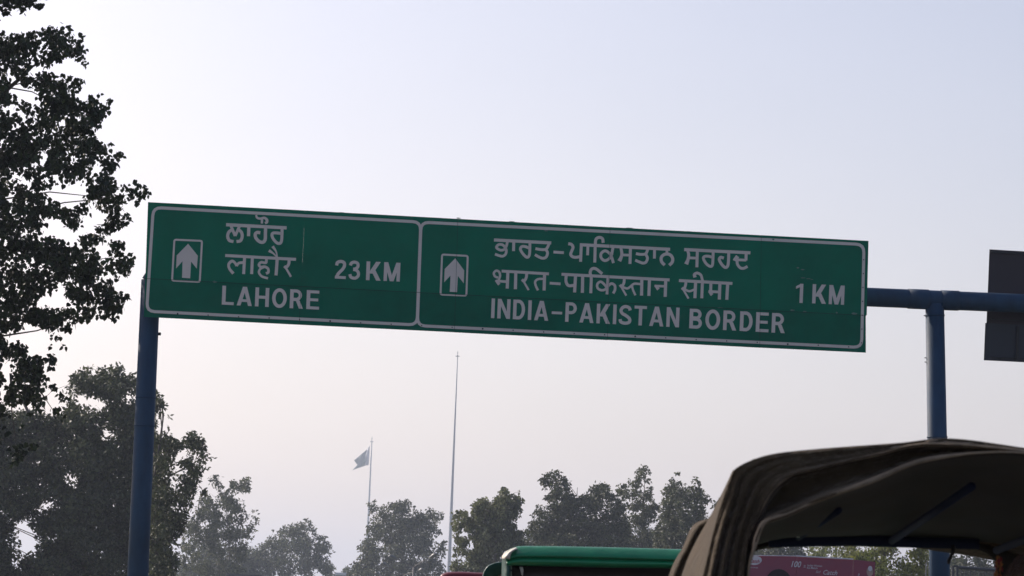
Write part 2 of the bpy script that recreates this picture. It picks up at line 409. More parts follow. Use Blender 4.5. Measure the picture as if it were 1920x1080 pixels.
strokes(g, A_, [
 (36, 0, [(278, 605), (886, 641)]),
 (30, 1, [(232, 690), (192, 672), (178, 630), (208, 600), (245, 615), (258, 665), (240, 720)]), ([26, 40], 0, [(200, 722), (248, 778)]), (34, 0, [(215, 732), (350, 742)]),
 (40, 0, [(358, 620), (350, 830)]), (40, 0, [(460, 625), (455, 838)]),
 (36, 1, [(600, 630), (594, 690), (565, 735), (540, 712)]), (26, 0, [(548, 716), (626, 850)]),
 (40, 0, [(830, 640), (824, 855)]), (30, 1, [(824, 706), (750, 708), (710, 740), (718, 795), (746, 852)]),
 (34, 0, [(896, 760), (1036, 770)]),
 (38, 0, [(1048, 646), (2438, 719)]),
 (38, 1, [(1108, 660), (1106, 740), (1140, 792), (1222, 786)]), (40, 0, [(1228, 665), (1216, 880)]), (40, 0, [(1320, 670), (1316, 885)]),
 (38, 1, [(1424, 890), (1428, 780), (1430, 690), (1416, 625), (1438, 578), (1490, 576), (1572, 640)]),
 (38, 0, [(1646, 680), (1634, 905)]),
 (32, 1, [(1640, 832), (1600, 778), (1552, 742), (1510, 770), (1512, 822), (1556, 850), (1606, 842), (1645, 795)]), (34, 1, [(1642, 800), (1690, 766), (1732, 790), (1735, 845), (1712, 892)]),
])
strokes(g, B_, [
 (36, 1, [(72, 615), (68, 685), (38, 735), (16, 712)]), (26, 0, [(20, 716), (98, 852)]), (30, 1, [(50, 742), (110, 760), (152, 735), (200, 700), (285, 704)]), (28, 1, [(172, 730), (185, 780), (216, 848)]),
 (40, 0, [(298, 635), (294, 852)]), (40, 0, [(396, 640), (388, 856)]),
 (32, 0, [(462, 728), (596, 732)]), ([24, 44], 0, [(465, 718), (512, 772)]), (40, 0, [(605, 645), (598, 868)]),
 (38, 0, [(775, 658), (1462, 696)]),
 (36, 1, [(866, 655), (860, 715), (838, 770), (812, 750)]), (26, 0, [(818, 752), (898, 890)]), (30, 1, [(845, 770), (910, 795), (985, 768)]), (40, 0, [(990, 665), (980, 885)]),
 (38, 0, [(1078, 650), (1068, 886)]), ([34, 34, 36, 38, 44], 1, [(1078, 660), (1058, 590), (1012, 562), (974, 580), (982, 618)]),
 (38, 0, [(1186, 675), (1182, 805)]), (34, 0, [(1155, 798), (1295, 806)]), ([24, 44], 0, [(1158, 796), (1202, 844)]), (40, 0, [(1302, 680), (1294, 902)]),
 (40, 0, [(1402, 690), (1390, 906)]),
])
g.build('lettering', sign)

# Latin capitals and digits drawn as polygons in cap-height units
T_ = 0.170
def glyph(ch):
    t = T_; P = []; Rb = []
    def rect(x0, y0, x1, y1): P.append([(x0, y0), (x1, y0), (x1, y1), (x0, y1)])
    def dg(x0, y0, x1, y1, k=1.12): P.append([(x0, y0), (x0 + t * k, y0), (x1 + t * k, y1), (x1, y1)])
    h = t / 2
    if ch == 'I': rect(0, 0, t, 1); w = t
    elif ch == 'L': rect(0, 0, t, 1); rect(t, 0, .56, t * .9); w = .56
    elif ch == 'E': rect(0, 0, t, 1); rect(t, 0, .60, t * .9); rect(t, .43, .55, .43 + t * .88); rect(t, 1 - t * .9, .585, 1); w = .60
    elif ch == 'H': rect(0, 0, t, 1); rect(.48, 0, .48 + t, 1); rect(t, .42, .48, .42 + t * .92); w = .48 + t
    elif ch == 'T': rect(0, 1 - t * .9, .62, 1); rect(.31 - h, 0, .31 + h, 1 - t * .9); w = .62
    elif ch == 'N': rect(0, 0, t, 1); rect(.47, 0, .47 + t, 1); dg(.46, 0, -.01 + .01, 1, 1.05); w = .47 + t
    elif ch == 'M': rect(0, 0, t * .92, 1); rect(.60, 0, .60 + t * .92, 1); dg(.29, 0, .01, 1, 1.05); dg(.29, 0, .565, 1, 1.05); w = .60 + t * .92
    elif ch == 'A': dg(0, 0, .26, 1, 1.05); dg(.535, 0, .275, 1, 1.05); rect(.16, .20, .56, .20 + t * .82); w = .535 + t * 1.05
    elif ch == 'K': rect(0, 0, t, 1); dg(t * .6, .36, .44, 1, 1.3); dg(.475, 0, .20, .58, 1.25); w = .475 + t * 1.2
    elif ch == 'O':
        Rb.append(([(.35 + (.35 - h) * math.cos(a) * (1 if True else 1), .5 + (.515 - h) * math.sin(a)) for a in np.linspace(0, 2 * math.pi, 28)[:-1]], t, True)); w = .70
    elif ch == 'D':
        rect(0, 0, t, 1); c = [(t, 1 - h * .95), (.28, 1 - h * .95)] + [(.28 + (.32 - h) * math.sin(a), .5 + (.5 - h * .95) * math.cos(a)) for a in np.linspace(.15, math.pi - .15, 11)] + [(.28, h * .95), (t, h * .95)]
        Rb.append((c, t * .97, False)); w = .61
    elif ch in 'PRB':
        rect(0, 0, t, 1); yb = .40 if ch != 'B' else .46
        def bowl(y0, y1, xr):
            ym = (y0 + y1) / 2; rr = (y1 - y0) / 2
            return [(t, y1), (xr - h - rr * .9, y1)] + [(xr - h - rr * .9 + rr * .9 * math.sin(a), ym + rr * math.cos(a)) for a in np.linspace(.2, math.pi - .2, 9)] + [(xr - h - rr * .9, y0), (t, y0)]
        Rb.append((bowl(yb + h * .9, 1 - h * .92, .57), t * .93, False))
        if ch == 'B': Rb.append((bowl(h * .92, .44 + h * .5, .60), t * .93, False))
        if ch == 'R': dg(.44, 0, .27, .43, 1.1)
        w = {'P': .57, 'R': .64, 'B': .60}[ch]
    elif ch == 'S':
        Rb.append((catmull([(.05, .27), (.10, .13), (.31, .075), (.51, .14), (.52, .31), (.33, .47), (.16, .56), (.08, .71), (.16, .87), (.32, .925), (.48, .87), (.54, .74)], 40).tolist(), t * .95, False)); w = .61
    elif ch == '1': rect(.20, 0, .20 + t, 1); P.append([(.0, .72), (.0, .86), (.24, 1.0), (.24, .84)]); w = .20 + t
    elif ch == '2':
        Rb.append((catmull([(.06, .70), (.10, .86), (.27, .925), (.42, .86), (.44, .70), (.36, .52), (.18, .30), (.09, .12)], 30).tolist(), t * .95, False)); rect(.0, 0, .53, t * .88); w = .53
    elif ch == '3':
        Rb.append((catmull([(.06, .74), (.11, .87), (.26, .925), (.41, .86), (.42, .68), (.30, .565), (.20, .55)], 24).tolist(), t * .92, False))
        Rb.append((catmull([(.20, .53), (.34, .51), (.45, .40), (.46, .22), (.35, .09), (.22, .075), (.10, .13), (.05, .27)], 28).tolist(), t * .92, False)); w = .54
    elif ch == '-': rect(0.02, .36, .54, .36 + t * .8); w = .56
    else: w = .20
    return P, Rb, w
def latin(film, text, p_left, p_right, cap, gap=0.14):
    adv = 0; items = []
    for ch in text:
        if ch == ' ': adv += .13; continue
        P, Rb, w = glyph(ch); items.append((adv, P, Rb)); adv += w + gap
    adv -= gap
    dx = (p_right[0] - p_left[0], p_right[1] - p_left[1]); sx = math.hypot(*dx) / adv
    U = (dx[0] / adv, dx[1] / adv); V = (0.040 * cap, -cap)
    f = lambda x, y: (p_left[0] + U[0] * x + V[0] * y, p_left[1] + U[1] * x + V[1] * y)
    for a, P, Rb in items:
        for q in P: film.poly([f(a + x, y) for x, y in q])
        for pts, w, cl in Rb: film.ribbon([f(a + x, y) for x, y in pts], w * (sx + cap) / 2, closed=cl)
for txt, pl, pr, cap in (('LAHORE', (415.7, 571), (598, 580.6), 35.5), ('23', (627.8, 522.2), (674.5, 524.6), 35.2), ('KM', (686, 525.2), (749.5, 528), 35.2),
                         ('INDIA-PAKISTAN', (920.5, 596.3), (1273, 613.8), 36.8), ('BORDER', (1292, 615.5), (1472, 624.8), 36.8), ('1', (1491.5, 567.6), (1505.0, 568.2), 36.0), ('KM', (1522.5, 568.6), (1582.5, 571.6), 36.0)):
    g = Film(); latin(g, txt, pl, pr, cap); g.build('lettering', sign)
M['joint'] = mat('joint_dark', (0.0, 0.035, 0.028), 0.8)
for k_ in range(1, 5):                       # butt joints between the sheets, crossing the border film
    for (ra, rb, fa, fb) in ((0, 1, 0, 0), (1, 2, 0, 0)):
        xa = seam_x_top[k_] + (seam_x_bot[k_] - seam_x_top[k_]) * (0, .66, 1)[ra]; xb = seam_x_top[k_] + (seam_x_bot[k_] - seam_x_top[k_]) * (0, .66, 1)[rb]
        if k_ == 1 and ra == 0: continue
        a_, b_ = edge_pt(ra, xa), edge_pt(rb, xb); j_ = Film()
        q = [on_sign(a_[0] - .28, a_[1], .0072), on_sign(a_[0] + .28, a_[1], .0072), on_sign(b_[0] + .28, b_[1], .0072), on_sign(b_[0] - .28, b_[1], .0072)]
        obj('joint', q, [(3, 2, 1, 0)], M['joint'], sign)
a_, b_ = edge_pt(1, 272), edge_pt(1, 1624); q = [on_sign(a_[0], a_[1] - .4, .0078), on_sign(b_[0], b_[1] - .4, .0078), on_sign(b_[0], b_[1] + .4, .0078), on_sign(a_[0], a_[1] + .4, .0078)]
obj('joint', q, [(3, 2, 1, 0)], M['joint'], sign)
# scuffs and peeled spots
for k_, (X, Y, w_, h_) in enumerate(((1496, 502, 3, 1.5), (1505, 505.5, 4, 1.2), (1506, 521, 5, 1), (1516, 522.5, 5, .8), (1522, 524, 3, .8), (1486, 581.5, 5, 1.6), (1509, 584, 4, 1), (1569, 586.2, 2, 1.6), (1602, 588, 6, 2.4), (403, 528.5, 5, 2), (1350, 577, 6, 1), (1024, 432.5, 4, 1.5), (1450, 449, 2.5, 1.5), (860, 409, 5, 1), (1180, 427.5, 8, .8), (960, 415.5, 6, .9), (1290, 434, 5, .8), (640, 398.5, 6, .8))):
    a = Film(); a.k = 13; a.poly([(X - w_, Y - h_ * .3), (X - w_ * .3, Y - h_), (X + w_, Y - h_ * .2), (X + w_ * .5, Y + h_ * .8), (X - w_ * .4, Y + h_)])
    obj('scuff', a.v, a.f, M['scuff'], sign)
# rivets along the border
rv = MB(); 
for k in range(23):
    X = 333 + k * 57.2; a = edge_pt(2, X); rv.tube([on_sign(X, a[1] - 9.5 + random.uniform(-1, 1), .004), on_sign(X, a[1] - 9.5, .012)], .009 if k % 5 else .013, n=6)
for k in range(7):
    rv.tube([on_sign(1619.5 - k * .7, 487 + k * 26, .004), on_sign(1619.5 - k * .7, 487 + k * 26, .012)], .009, n=6)
rv.build('rivets', M['dark'], sign, kind='stuff')

# ------------------------------------------------------------------ gantry
def bp(X, Y, off=-0.42): return on_sign(X, Y, off)
pb = lambda X: 557 + (X - 1628) * 0.0415
gan = thing('sign_gantry', 'blue painted tubular steel gantry holding the green sign over the road', 'gantry', Vector((bp(1763, 1080).x, bp(1763, 1080).y, 0)))
r_beam = 36.5 / F * 45 / 2
ba, bb = bp(1640, pb(1640)), bp(1890, pb(1890)); dirb = (bb - ba).normalized()
L0 = bp(284, pb(284)); L0 = Vector((L0.x, L0.y, ba.z + (L0.x - ba.x) * dirb.z / dirb.x))
Rend = bb + dirb * 12.5
def ext_to_ground(p, q, z=0.0):
    d = q - p; return p + d * ((z - p.z) / d.z)
MB().tube([L0, ba, bb, Rend], r_beam, n=40).build('beam', M['blue'], gan, smooth=True)
def post(top, low, name='post'):
    g = ext_to_ground(top, low, 0.0)
    o = MB().tube([top, top.lerp(g, .5), g], [r_beam * .985, r_beam * 1.05, r_beam * 1.13], n=40).build(name, M['blue'], gan, smooth=True)
    return g
lt = bp(283, 525); gl = post(lt, bp(258.5, 1075))
rtp = bp(1752.5, 570); gr = post(rtp, bp(1762, 1075))
g3 = post(Rend - dirb * .3 - Vector((0, 0, .05)), Rend - dirb * .3 - Vector((0, 0, 4)))
# dished shoulder on top of left post, sleeves, weld rings, bolt pegs, base plates
MB().tube([lt - Vector((0.0, 0, .03)), lt + Vector((.04, 0, .06)), lt + Vector((.10, 0, .14)), lt + Vector((.14, 0, .5))], [r_beam * .985, r_beam * .9, r_beam * .62, r_beam * .5], n=32).build('elbow', M['blue'], gan, smooth=True)
for xa, xb in ((1703, 1740), (1764, 1797)):
    MB().tube([bp(xa, pb(xa)), bp(xb, pb(xb))], r_beam * 1.06, n=40).build('sleeve', M['blue'], gan, smooth=True)
def ring(axis_a, axis_b, Yt, h=.02, k=1.05):
    # ring at photo row Yt on a post
    a2, b2 = to_px(axis_a), to_px(axis_b); t = (Yt - a2[1]) / (b2[1] - a2[1]); p = axis_a.lerp(axis_b, t); d = (axis_b - axis_a).normalized()
    MB().tube([p - d * h / 2, p + d * h / 2], r_beam * k, n=40).build('weld_ring', M['blue'], gan, smooth=True)
for Yt, k in ((592, 1.04), (822, 1.09), (1029, 1.13)): ring(rtp, gr, Yt, k=k)
for Yt, k in ((748, 1.075), (801, 1.085)): ring(lt, gl, Yt, k=k)
for X, Y in ((1733.5, 592), (1735.0, 671), (1735.3, 679)):
    p = bp(X + 3, Y); MB().tube([p + Vector((.02, 0, 0)), p - Vector((.035, 0, 0))], .007, n=8).build('peg', M['dark'], gan)
p = bp(297, 626); MB().tube([p, p + Vector((.035, 0, 0))], .022, n=10).build('peg', M['dark'], gan)
for g_ in (gl, gr, g3): MB().box((g_.x, g_.y, .02), (.7, .7, .04), bev=.006).build('base_plate', M['blue'], gan)
for X in (420, 700, 1000, 1300, 1560):       # U-clamps holding the sign
    p = bp(X, pb(X)); p.z = ba.z + (p.x - ba.x) * dirb.z / dirb.x
    b = MB().tube([p - dirb * .02, p + dirb * .02], r_beam * 1.05, n=24); b.box(p + NRM * .26, (.06, .20, .06), rz=math.atan2(NRM.y, NRM.x) + math.pi / 2)
    b.build('clamp', M['dark'], gan)

# reverse of the sign for the other carriageway
rs = thing('direction_sign', 'dark unlit back of an overhead sign on the gantry at the right edge', 'road sign', bp(1990, 680, -.8))
def back_board(name, X0, Ya, Yb, Xend, slope, off, m, cols):
    W_ = (Xend - X0) / cols
    for k in range(cols):
        x0 = X0 + k * W_; x1 = X0 + (k + 1) * W_ - .05
        lean = (Yb - Ya) * .04
        q = [(x0, Ya + (x0 - X0) * slope), (x1, Ya + (x1 - X0) * slope), (x1 - lean, Yb + (x1 - X0) * slope * .93), (x0 - lean, Yb + (x0 - X0) * slope * .93)]
        slab('panel', q, m, rs, .004, off=off)
back_board('panel', 1855.3, 467.5, 607, 3155, .058, -0.75, M['back'], 4)
back_board('panel', 1847.5, 605.5, 675.5, 3150, .052, -0.71, M['back2'], 21)
b = MB()
for Y in (472, 598, 670):
    a3, b3 = bp(1858, Y, -.70), bp(3140, Y + (3140 - 1858) * .055, -.70)
    b.tube([a3, b3], .012, n=4)
b.build('edge_trim', M['dark'], rs)
for X in (2100, 2500, 2900): MB().box(bp(X, 600, -.62), (.06, .12, 1.3)).build('bracket', M['dark'], rs)
for X in (1908, 2030, 2150): MB().box(bp(X, 644, -.68), (.03, .03, .5)).build('batten', M['dark'], rs)

# ------------------------------------------------------------------ trees
def in_poly(P, poly):
    poly = np.array(poly, float); x, y = P[:, 0], P[:, 1]; ins = np.zeros(len(P), bool); j = len(poly) - 1
    for i in range(len(poly)):
        xi, yi = poly[i]; xj, yj = poly[j]
        c = ((yi > y) != (yj > y)) & (x < (xj - xi) * (y - yi) / (yj - yi + 1e-12) + xi); ins ^= c; j = i
    return ins
def edge_dist(P, poly):
    poly = np.array(poly, float); d = np.full(len(P), 1e9)
    for i in range(len(poly)):
        a, b = poly[i], poly[(i + 1) % len(poly)]; ab = b - a; t = np.clip(((P - a) @ ab) / (ab @ ab), 0, 1)
        d = np.minimum(d, np.linalg.norm(P - (a + t[:, None] * ab), axis=1))
    return d
def px_to_world(P, Y):
    """P Nx2 pixels, Y N distances -> Nx3"""
    d = np.outer(np.ones(len(P)), np.array(fw) * F) + np.outer(P[:, 0] - 960, np.array(rt)) + np.outer(540 - P[:, 1], np.array(up))
    return np.array(C) + d * (Y / d[:, 1])[:, None]

def leaf_mesh(name, cent, size, shape, m, parent, droop=0.5, seed=1):
    g = np.random.default_rng(seed); n = len(cent)
    ax = g.normal(size=(n, 3)); ax[:, 2] -= droop * 1.6; ax /= np.linalg.norm(ax, axis=1)[:, None]
    b = g.normal(size=(n, 3)); b -= (b * ax).sum(1)[:, None] * ax; b /= np.linalg.norm(b, axis=1)[:, None]
    c = np.cross(ax, b); s = (size * g.uniform(.65, 1.25, n))[:, None] if np.isscalar(size) else (size * g.uniform(.65, 1.25, n))[:, None]
    if shape == 'heart':
        tpl = [(0, 0, 0), (.0, .28, .03), (.22, .44, .05), (.52, .42, .05), (.80, .20, .02), (1.05, 0, 0), (.80, -.20, .02), (.52, -.42, .05), (.22, -.44, .05), (.0, -.28, .03)]
        fc = [(0, 1, 2, 3, 4, 5), (0, 5, 6, 7, 8, 9)]
    else:
        tpl = [(0, 0, 0), (.45, .30, .08), (1.1, 0, 0), (.45, -.30, .08)]; fc = [(0, 1, 2, 3)]
    V = np.stack([cent + s * (ax * u + b * v_ + c * w) for u, v_, w in tpl], 1).reshape(-1, 3)
    k = len(tpl); idx = (np.arange(n) * k)[:, None]
    me = bpy.data.meshes.new(name); V = V - np.array(base_of(parent))
    nf = len(fc); fl = len(fc[0])
    loops = np.concatenate([idx + np.array(q)[None, :] for q in fc], 1).reshape(-1)
    me.vertices.add(len(V)); me.vertices.foreach_set('co', V.reshape(-1))
    me.loops.add(len(loops)); me.loops.foreach_set('vertex_index', loops.astype(np.int32))
    me.polygons.add(n * nf); me.polygons.foreach_set('loop_start', (np.arange(n * nf) * fl).astype(np.int32))
    try: me.polygons.foreach_set('loop_total', np.full(n * nf, fl, np.int32))
    except Exception: pass
    me.materials.append(m); me.update(calc_edges=True); me.validate()
    o = bpy.data.objects.new(name, me); COL.objects.link(o); o.parent = parent; o['kind'] = 'stuff'
    return o

FILL = 2.2
def make_tree(name, label, outline, y, depth, leaf, nclump, rpx, perclump, m, trunk_px, seed, holes=(), extra=(), bark='bark', group=None,
              shape='diamond', thresh=-.9, limbs=26, droop=.4, trunk_r=.25, nfreq=40.0, zlow=None, fill=1.0, lk=.2):
    g = np.random.default_rng(seed); O = np.array(outline, float)
    lo, hi = O.min(0), O.max(0); cs = []
    ph = g.uniform(0, 6.28, 8); an = g.uniform(0, 6.28, 8)
    def nz(P):
        s = 0
        for q in range(8):
            fr_ = (1 + q * .35) * 6.28 / nfreq / 3; s = s + np.sin((P[:, 0] * math.cos(an[q]) + P[:, 1] * math.sin(an[q])) * fr_ + ph[q]) / (1 + q * .2)
        return s / 3
    need = nclump
    while need > 0:
        P = g.uniform(lo, hi, (need * 4, 2)); P = P[in_poly(P, outline)]; P = P[nz(P) > thresh][:need]
        cs.append(P); need -= len(P)
    P = np.vstack(cs)
    D = edge_dist(P, outline); rad = np.clip(D * 1.0 + 1.0, rpx * .22, rpx) * g.uniform(.75, 1.15, len(P))
    half = max(1e-3, np.percentile(D, 95)); dep = g.uniform(-1, 1, len(P)) * depth * np.sqrt(np.clip(D / half, .05, 1))
    if extra:
        E = np.array(extra, float); P = np.vstack([P, E[:, :2]]); rad = np.concatenate([rad, E[:, 2]]); dep = np.concatenate([dep, np.zeros(len(E))])
    for hx, hy, hr in holes:
        k = np.hypot(P[:, 0] - hx, P[:, 1] - hy) > hr + rad * .75; P, rad, dep = P[k], rad[k], dep[k]
    Yc = y + dep; CW = px_to_world(P, Yc); rw = rad / F * y
    # leaves
    cnt = np.maximum(5, (perclump * FILL * (rad / rpx) ** 1.7 * fill).astype(int)); I = np.repeat(np.arange(len(P)), cnt)
    off = g.normal(size=(len(I), 3)); off /= np.linalg.norm(off, axis=1)[:, None]; off *= (g.uniform(0, 1, len(I)) ** .5)[:, None]
    L = CW[I] + off * rw[I][:, None] * np.array([1, 1, .85])
    root = thing(name, label, 'tree', (0, 0, 0), group)
    tb = np.array(px_to_world(np.array([trunk_px], float), np.array([float(y)]))[0]); tx = float(tb[0])
    root.location = (tx, y, 0)
    L = L[L[:, 2] > .15]
    leaf_mesh('foliage', L, leaf, shape, m, root, droop, seed)
    # trunk and limbs
    top = CW[:, 2].max(); fork = max(1.5, min(top * .35, np.percentile(CW[:, 2], 8) + .5)) if zlow is None else zlow
    tr = MB(); H = [Vector((tx, y, -.05)), Vector((tx + g.normal() * .1, y, fork * .5)), Vector((tx + g.normal() * .2, y, fork))]
    cx = float(np.median(CW[:, 0]))
    spine = H + [Vector((tx + (cx - tx) * t_ * .7 + g.normal() * .15, y + g.normal() * .3, fork + (top - fork) * t_ * .9)) for t_ in (.3, .6, 1.0)]
    tr.tube(spine, [trunk_r * q for q in (1.15, 1, .9, .6, .35, .08)], n=10); tr.build('trunk', M[bark], root, smooth=True)
    br = MB(); pick = g.permutation(len(CW))[:limbs]
    for k in pick:
        e = Vector(CW[k]); zz = max(fork, min(e.z - .12 * (top - fork) - .1, top * .9)); tt = (zz - fork) / (top - fork + 1e-6)
        seg = [spine[2], spine[3], spine[4], spine[5]]; zt = [p.z for p in seg]
        s0 = Vector([float(np.interp(zz, zt, [p[a] for p in seg])) for a in range(3)])
        mid = s0.lerp(e, .5) + Vector((g.normal() * .15, g.normal() * .15, .12 * (e - s0).length))
        r_ = trunk_r * lk * (1 - tt * .6); q3 = mid.lerp(e, .5) + Vector((0, 0, .03 * (e - s0).length))
        br.tube([s0, mid, q3, e], [r_, r_ * .6, r_ * .38, r_ * .15], n=5, caps=False)
    br.build('limbs', M[bark], root, smooth=True, kind='stuff')
    return root, CW

# near peepal at the left edge
peep = [(-360, 740), (-430, 400), (-400, 0), (-300, -280), (-130, -360), (60, -260), (120, -90), (97, -5), (86, 8), (60, 16), (40, 26), (10, 32), (-6, 44), (14, 62), (58, 58), (78, 50), (115, 45), (148, 58), (163, 74), (160, 95), (162, 120),
        (132, 128), (100, 118), (88, 132), (128, 138), (160, 148), (163, 165), (150, 172), (178, 176), (205, 180), (213, 194), (196, 215), (188, 235), (182, 256), (212, 268), (233, 283), (222, 312), (216, 322),
        (240, 330), (262, 342), (281, 355), (279, 372), (256, 384), (240, 378), (240, 402), (252, 415), (230, 425), (222, 440), (238, 462), (256, 482), (248, 498), (248, 518), (228, 515), (214, 535),
        (222, 545), (247, 556), (235, 572), (218, 606), (196, 592), (170, 602), (158, 605), (142, 610), (128, 625), (120, 612), (130, 640), (118, 632), (95, 645), (104, 662), (118, 670), (103, 682), (86, 678), (90, 700),
        (100, 722), (124, 728), (130, 745), (112, 758), (92, 752), (70, 765), (40, 762), (10, 772), (-60, 790), (-200, 830)]
PE = [(272, 362, 9), (262, 366, 11), (250, 362, 13), (236, 352, 13), (245, 482, 11), (240, 500, 9), (232, 556, 13), (240, 408, 10), (228, 574, 11), (214, 595, 10), (202, 192, 11), (222, 290, 12), (214, 305, 11), (152, 74, 11), (150, 100, 10), (148, 152, 10), (196, 210, 10), (74, 8, 12), (50, 2, 14), (228, 455, 8), (186, 225, 9), (95, 690, 8), (112, 738, 10), (118, 650, 8), (200, 590, 10), (148, 600, 9), (75, 765, 13), (108, 772, 14), (60, 775, 9), (5, 800, 8), (14, 812, 6), (35, 848, 22), (28, 862, 16), (52, 835, 12), (10, 778, 11), (-15, 815, 22), (40, 800, 7), (64, 838, 6), (116, 784, 8)]
TREE = {}
pt, pcw = make_tree('peepal_tree', 'near leafy peepal tree with dark heart-shaped leaves filling the left edge', peep, 48, 2.2, .068, 3400, 19, 14, M['leaf_peepal'], (-330, 1500), 11,
          holes=[(110, 362, 12), (228, 332, 8), (112, 430, 11), (140, 445, 5), (45, 628, 13), (75, 632, 10), (88, 560, 7), (115, 566, 9), (176, 392, 7), (150, 355, 7), (28, 160, 9), (55, 180, 9), (70, 128, 7), (190, 470, 6), (12, 690, 6), (60, 655, 6), (30, 330, 5), (182, 320, 6), (95, 750, 6), (165, 425, 7)],
          extra=PE, shape='heart', thresh=-1.25, limbs=34, droop=.9, trunk_r=.42, nfreq=46, lk=.07)
b = MB()
def limb(pts, y, r): b.tube([at(X, Y, y) for X, Y in pts], r, n=7)
limb([(-330, 420), (-120, 300), (0, 180), (38, 147), (62, 124), (86, 113), (110, 92)], 48, [.10, .06, .035, .028, .018, .012, .005])
limb([(45, 143), (55, 118), (62, 104), (80, 70)], 48, [.016, .012, .01, .004])
limb([(20, 165), (60, 172), (85, 185), (120, 200)], 47.9, [.012, .009, .007, .004])
limb([(-330, 560), (-100, 470), (40, 400), (120, 380), (200, 372), (270, 360)], 48.2, [.05, .03, .016, .01, .007, .003])
limb([(-330, 600), (-80, 560), (60, 520), (150, 490), (235, 480)], 47.8, [.04, .02, .012, .008, .003])
limb([(-330, 700), (-60, 640), (70, 620), (160, 585), (235, 560)], 48.1, [.04, .02, .01, .007, .003])
limb([(20, 700), (22, 770), (30, 830)], 47.9, [.02, .008, .004]); limb([(60, 700), (80, 740), (100, 770)], 47.9, [.02, .008, .004])
b.build('branch', M['bark'], pt, smooth=True)

BIG = [(-400, 1250), (-420, 900), (-300, 770), (-100, 745), (0, 762), (60, 766), (118, 775), (126, 740), (132, 700), (146, 692), (165, 690), (190, 688), (212, 684), (222, 675), (236, 690), (252, 702), (268, 720), (280, 760), (292, 820), (300, 900), (320, 960), (330, 1100), (330, 1250)]
make_tree('shade_tree', 'large dark broad tree behind the left gantry post', BIG, 150, 6, .20, 3300, 24, 44, M['leaf_dark'], (190, 1180), 21, lk=.06,
          holes=[(40, 1018, 8), (30, 985, 4), (62, 1035, 3), (185, 752, 5), (150, 748, 4), (205, 815, 3), (86, 950, 3), (240, 745, 4), (48, 985, 4)], thresh=-3, limbs=50, trunk_r=.5, nfreq=60)
make_tree('shade_tree', 'spreading dark tree leaning right from behind the left gantry post', [(255, 1250), (262, 900), (268, 760), (285, 728), (305, 738), (318, 748), (312, 770), (322, 790), (320, 812), (340, 825), (345, 812), (362, 803), (382, 815), (388, 828), (384, 845), (402, 862), (397, 880), (380, 878), (372, 905), (390, 915), (388, 940), (368, 950), (352, 960), (350, 985), (335, 1010), (328, 1250)], 125, 3.5, .15, 330, 19, 44, M['leaf_dark'], (270, 1180), 22,
          holes=[(345, 850, 7), (328, 905, 4), (300, 800, 4), (338, 880, 4), (306, 775, 4)], thresh=-.9, limbs=30, trunk_r=.28, nfreq=40)
G2 = None
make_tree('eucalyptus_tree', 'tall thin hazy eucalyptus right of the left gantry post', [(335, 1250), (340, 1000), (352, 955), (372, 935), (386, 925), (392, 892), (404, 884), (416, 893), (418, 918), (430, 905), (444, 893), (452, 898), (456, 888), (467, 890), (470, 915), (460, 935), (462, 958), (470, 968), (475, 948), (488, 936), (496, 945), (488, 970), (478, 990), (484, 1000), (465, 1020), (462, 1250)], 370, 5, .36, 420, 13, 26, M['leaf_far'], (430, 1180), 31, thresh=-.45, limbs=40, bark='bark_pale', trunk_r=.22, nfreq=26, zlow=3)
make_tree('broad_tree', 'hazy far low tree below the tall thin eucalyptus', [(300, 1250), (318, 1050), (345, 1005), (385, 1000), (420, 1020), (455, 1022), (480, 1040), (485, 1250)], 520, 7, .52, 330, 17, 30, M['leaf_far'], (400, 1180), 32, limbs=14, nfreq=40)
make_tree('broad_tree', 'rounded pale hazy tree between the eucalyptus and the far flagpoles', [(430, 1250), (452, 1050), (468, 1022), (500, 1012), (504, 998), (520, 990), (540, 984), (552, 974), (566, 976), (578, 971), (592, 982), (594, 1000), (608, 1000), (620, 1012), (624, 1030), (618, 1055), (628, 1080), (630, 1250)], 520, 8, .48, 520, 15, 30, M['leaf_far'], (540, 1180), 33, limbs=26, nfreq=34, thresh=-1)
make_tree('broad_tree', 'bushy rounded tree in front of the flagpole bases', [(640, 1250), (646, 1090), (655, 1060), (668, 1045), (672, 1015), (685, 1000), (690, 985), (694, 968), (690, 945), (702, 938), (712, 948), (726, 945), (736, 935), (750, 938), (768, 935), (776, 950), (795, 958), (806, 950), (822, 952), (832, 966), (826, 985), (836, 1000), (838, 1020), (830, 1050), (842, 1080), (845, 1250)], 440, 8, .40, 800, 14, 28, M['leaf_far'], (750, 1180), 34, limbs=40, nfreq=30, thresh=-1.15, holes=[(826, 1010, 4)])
make_tree('eucalyptus_tree', 'greenish eucalyptus just right of the taller bare flagpole', [(842, 1250), (846, 1060), (852, 1010), (846, 985), (850, 958), (862, 951), (878, 955), (884, 965), (884, 945), (898, 934), (912, 930), (920, 940), (924, 918), (938, 909), (955, 914), (962, 922), (974, 918), (981, 935), (978, 960), (966, 985), (985, 1000), (1010, 1250)], 240, 4.5, .24, 1000, 13, 32, M['leaf_olive'], (915, 1180), 35, limbs=40, bark='bark_pale', nfreq=28, thresh=-1.05, droop=.9, holes=[(882, 1020, 3), (868, 1050, 3), (866, 1000, 2)])
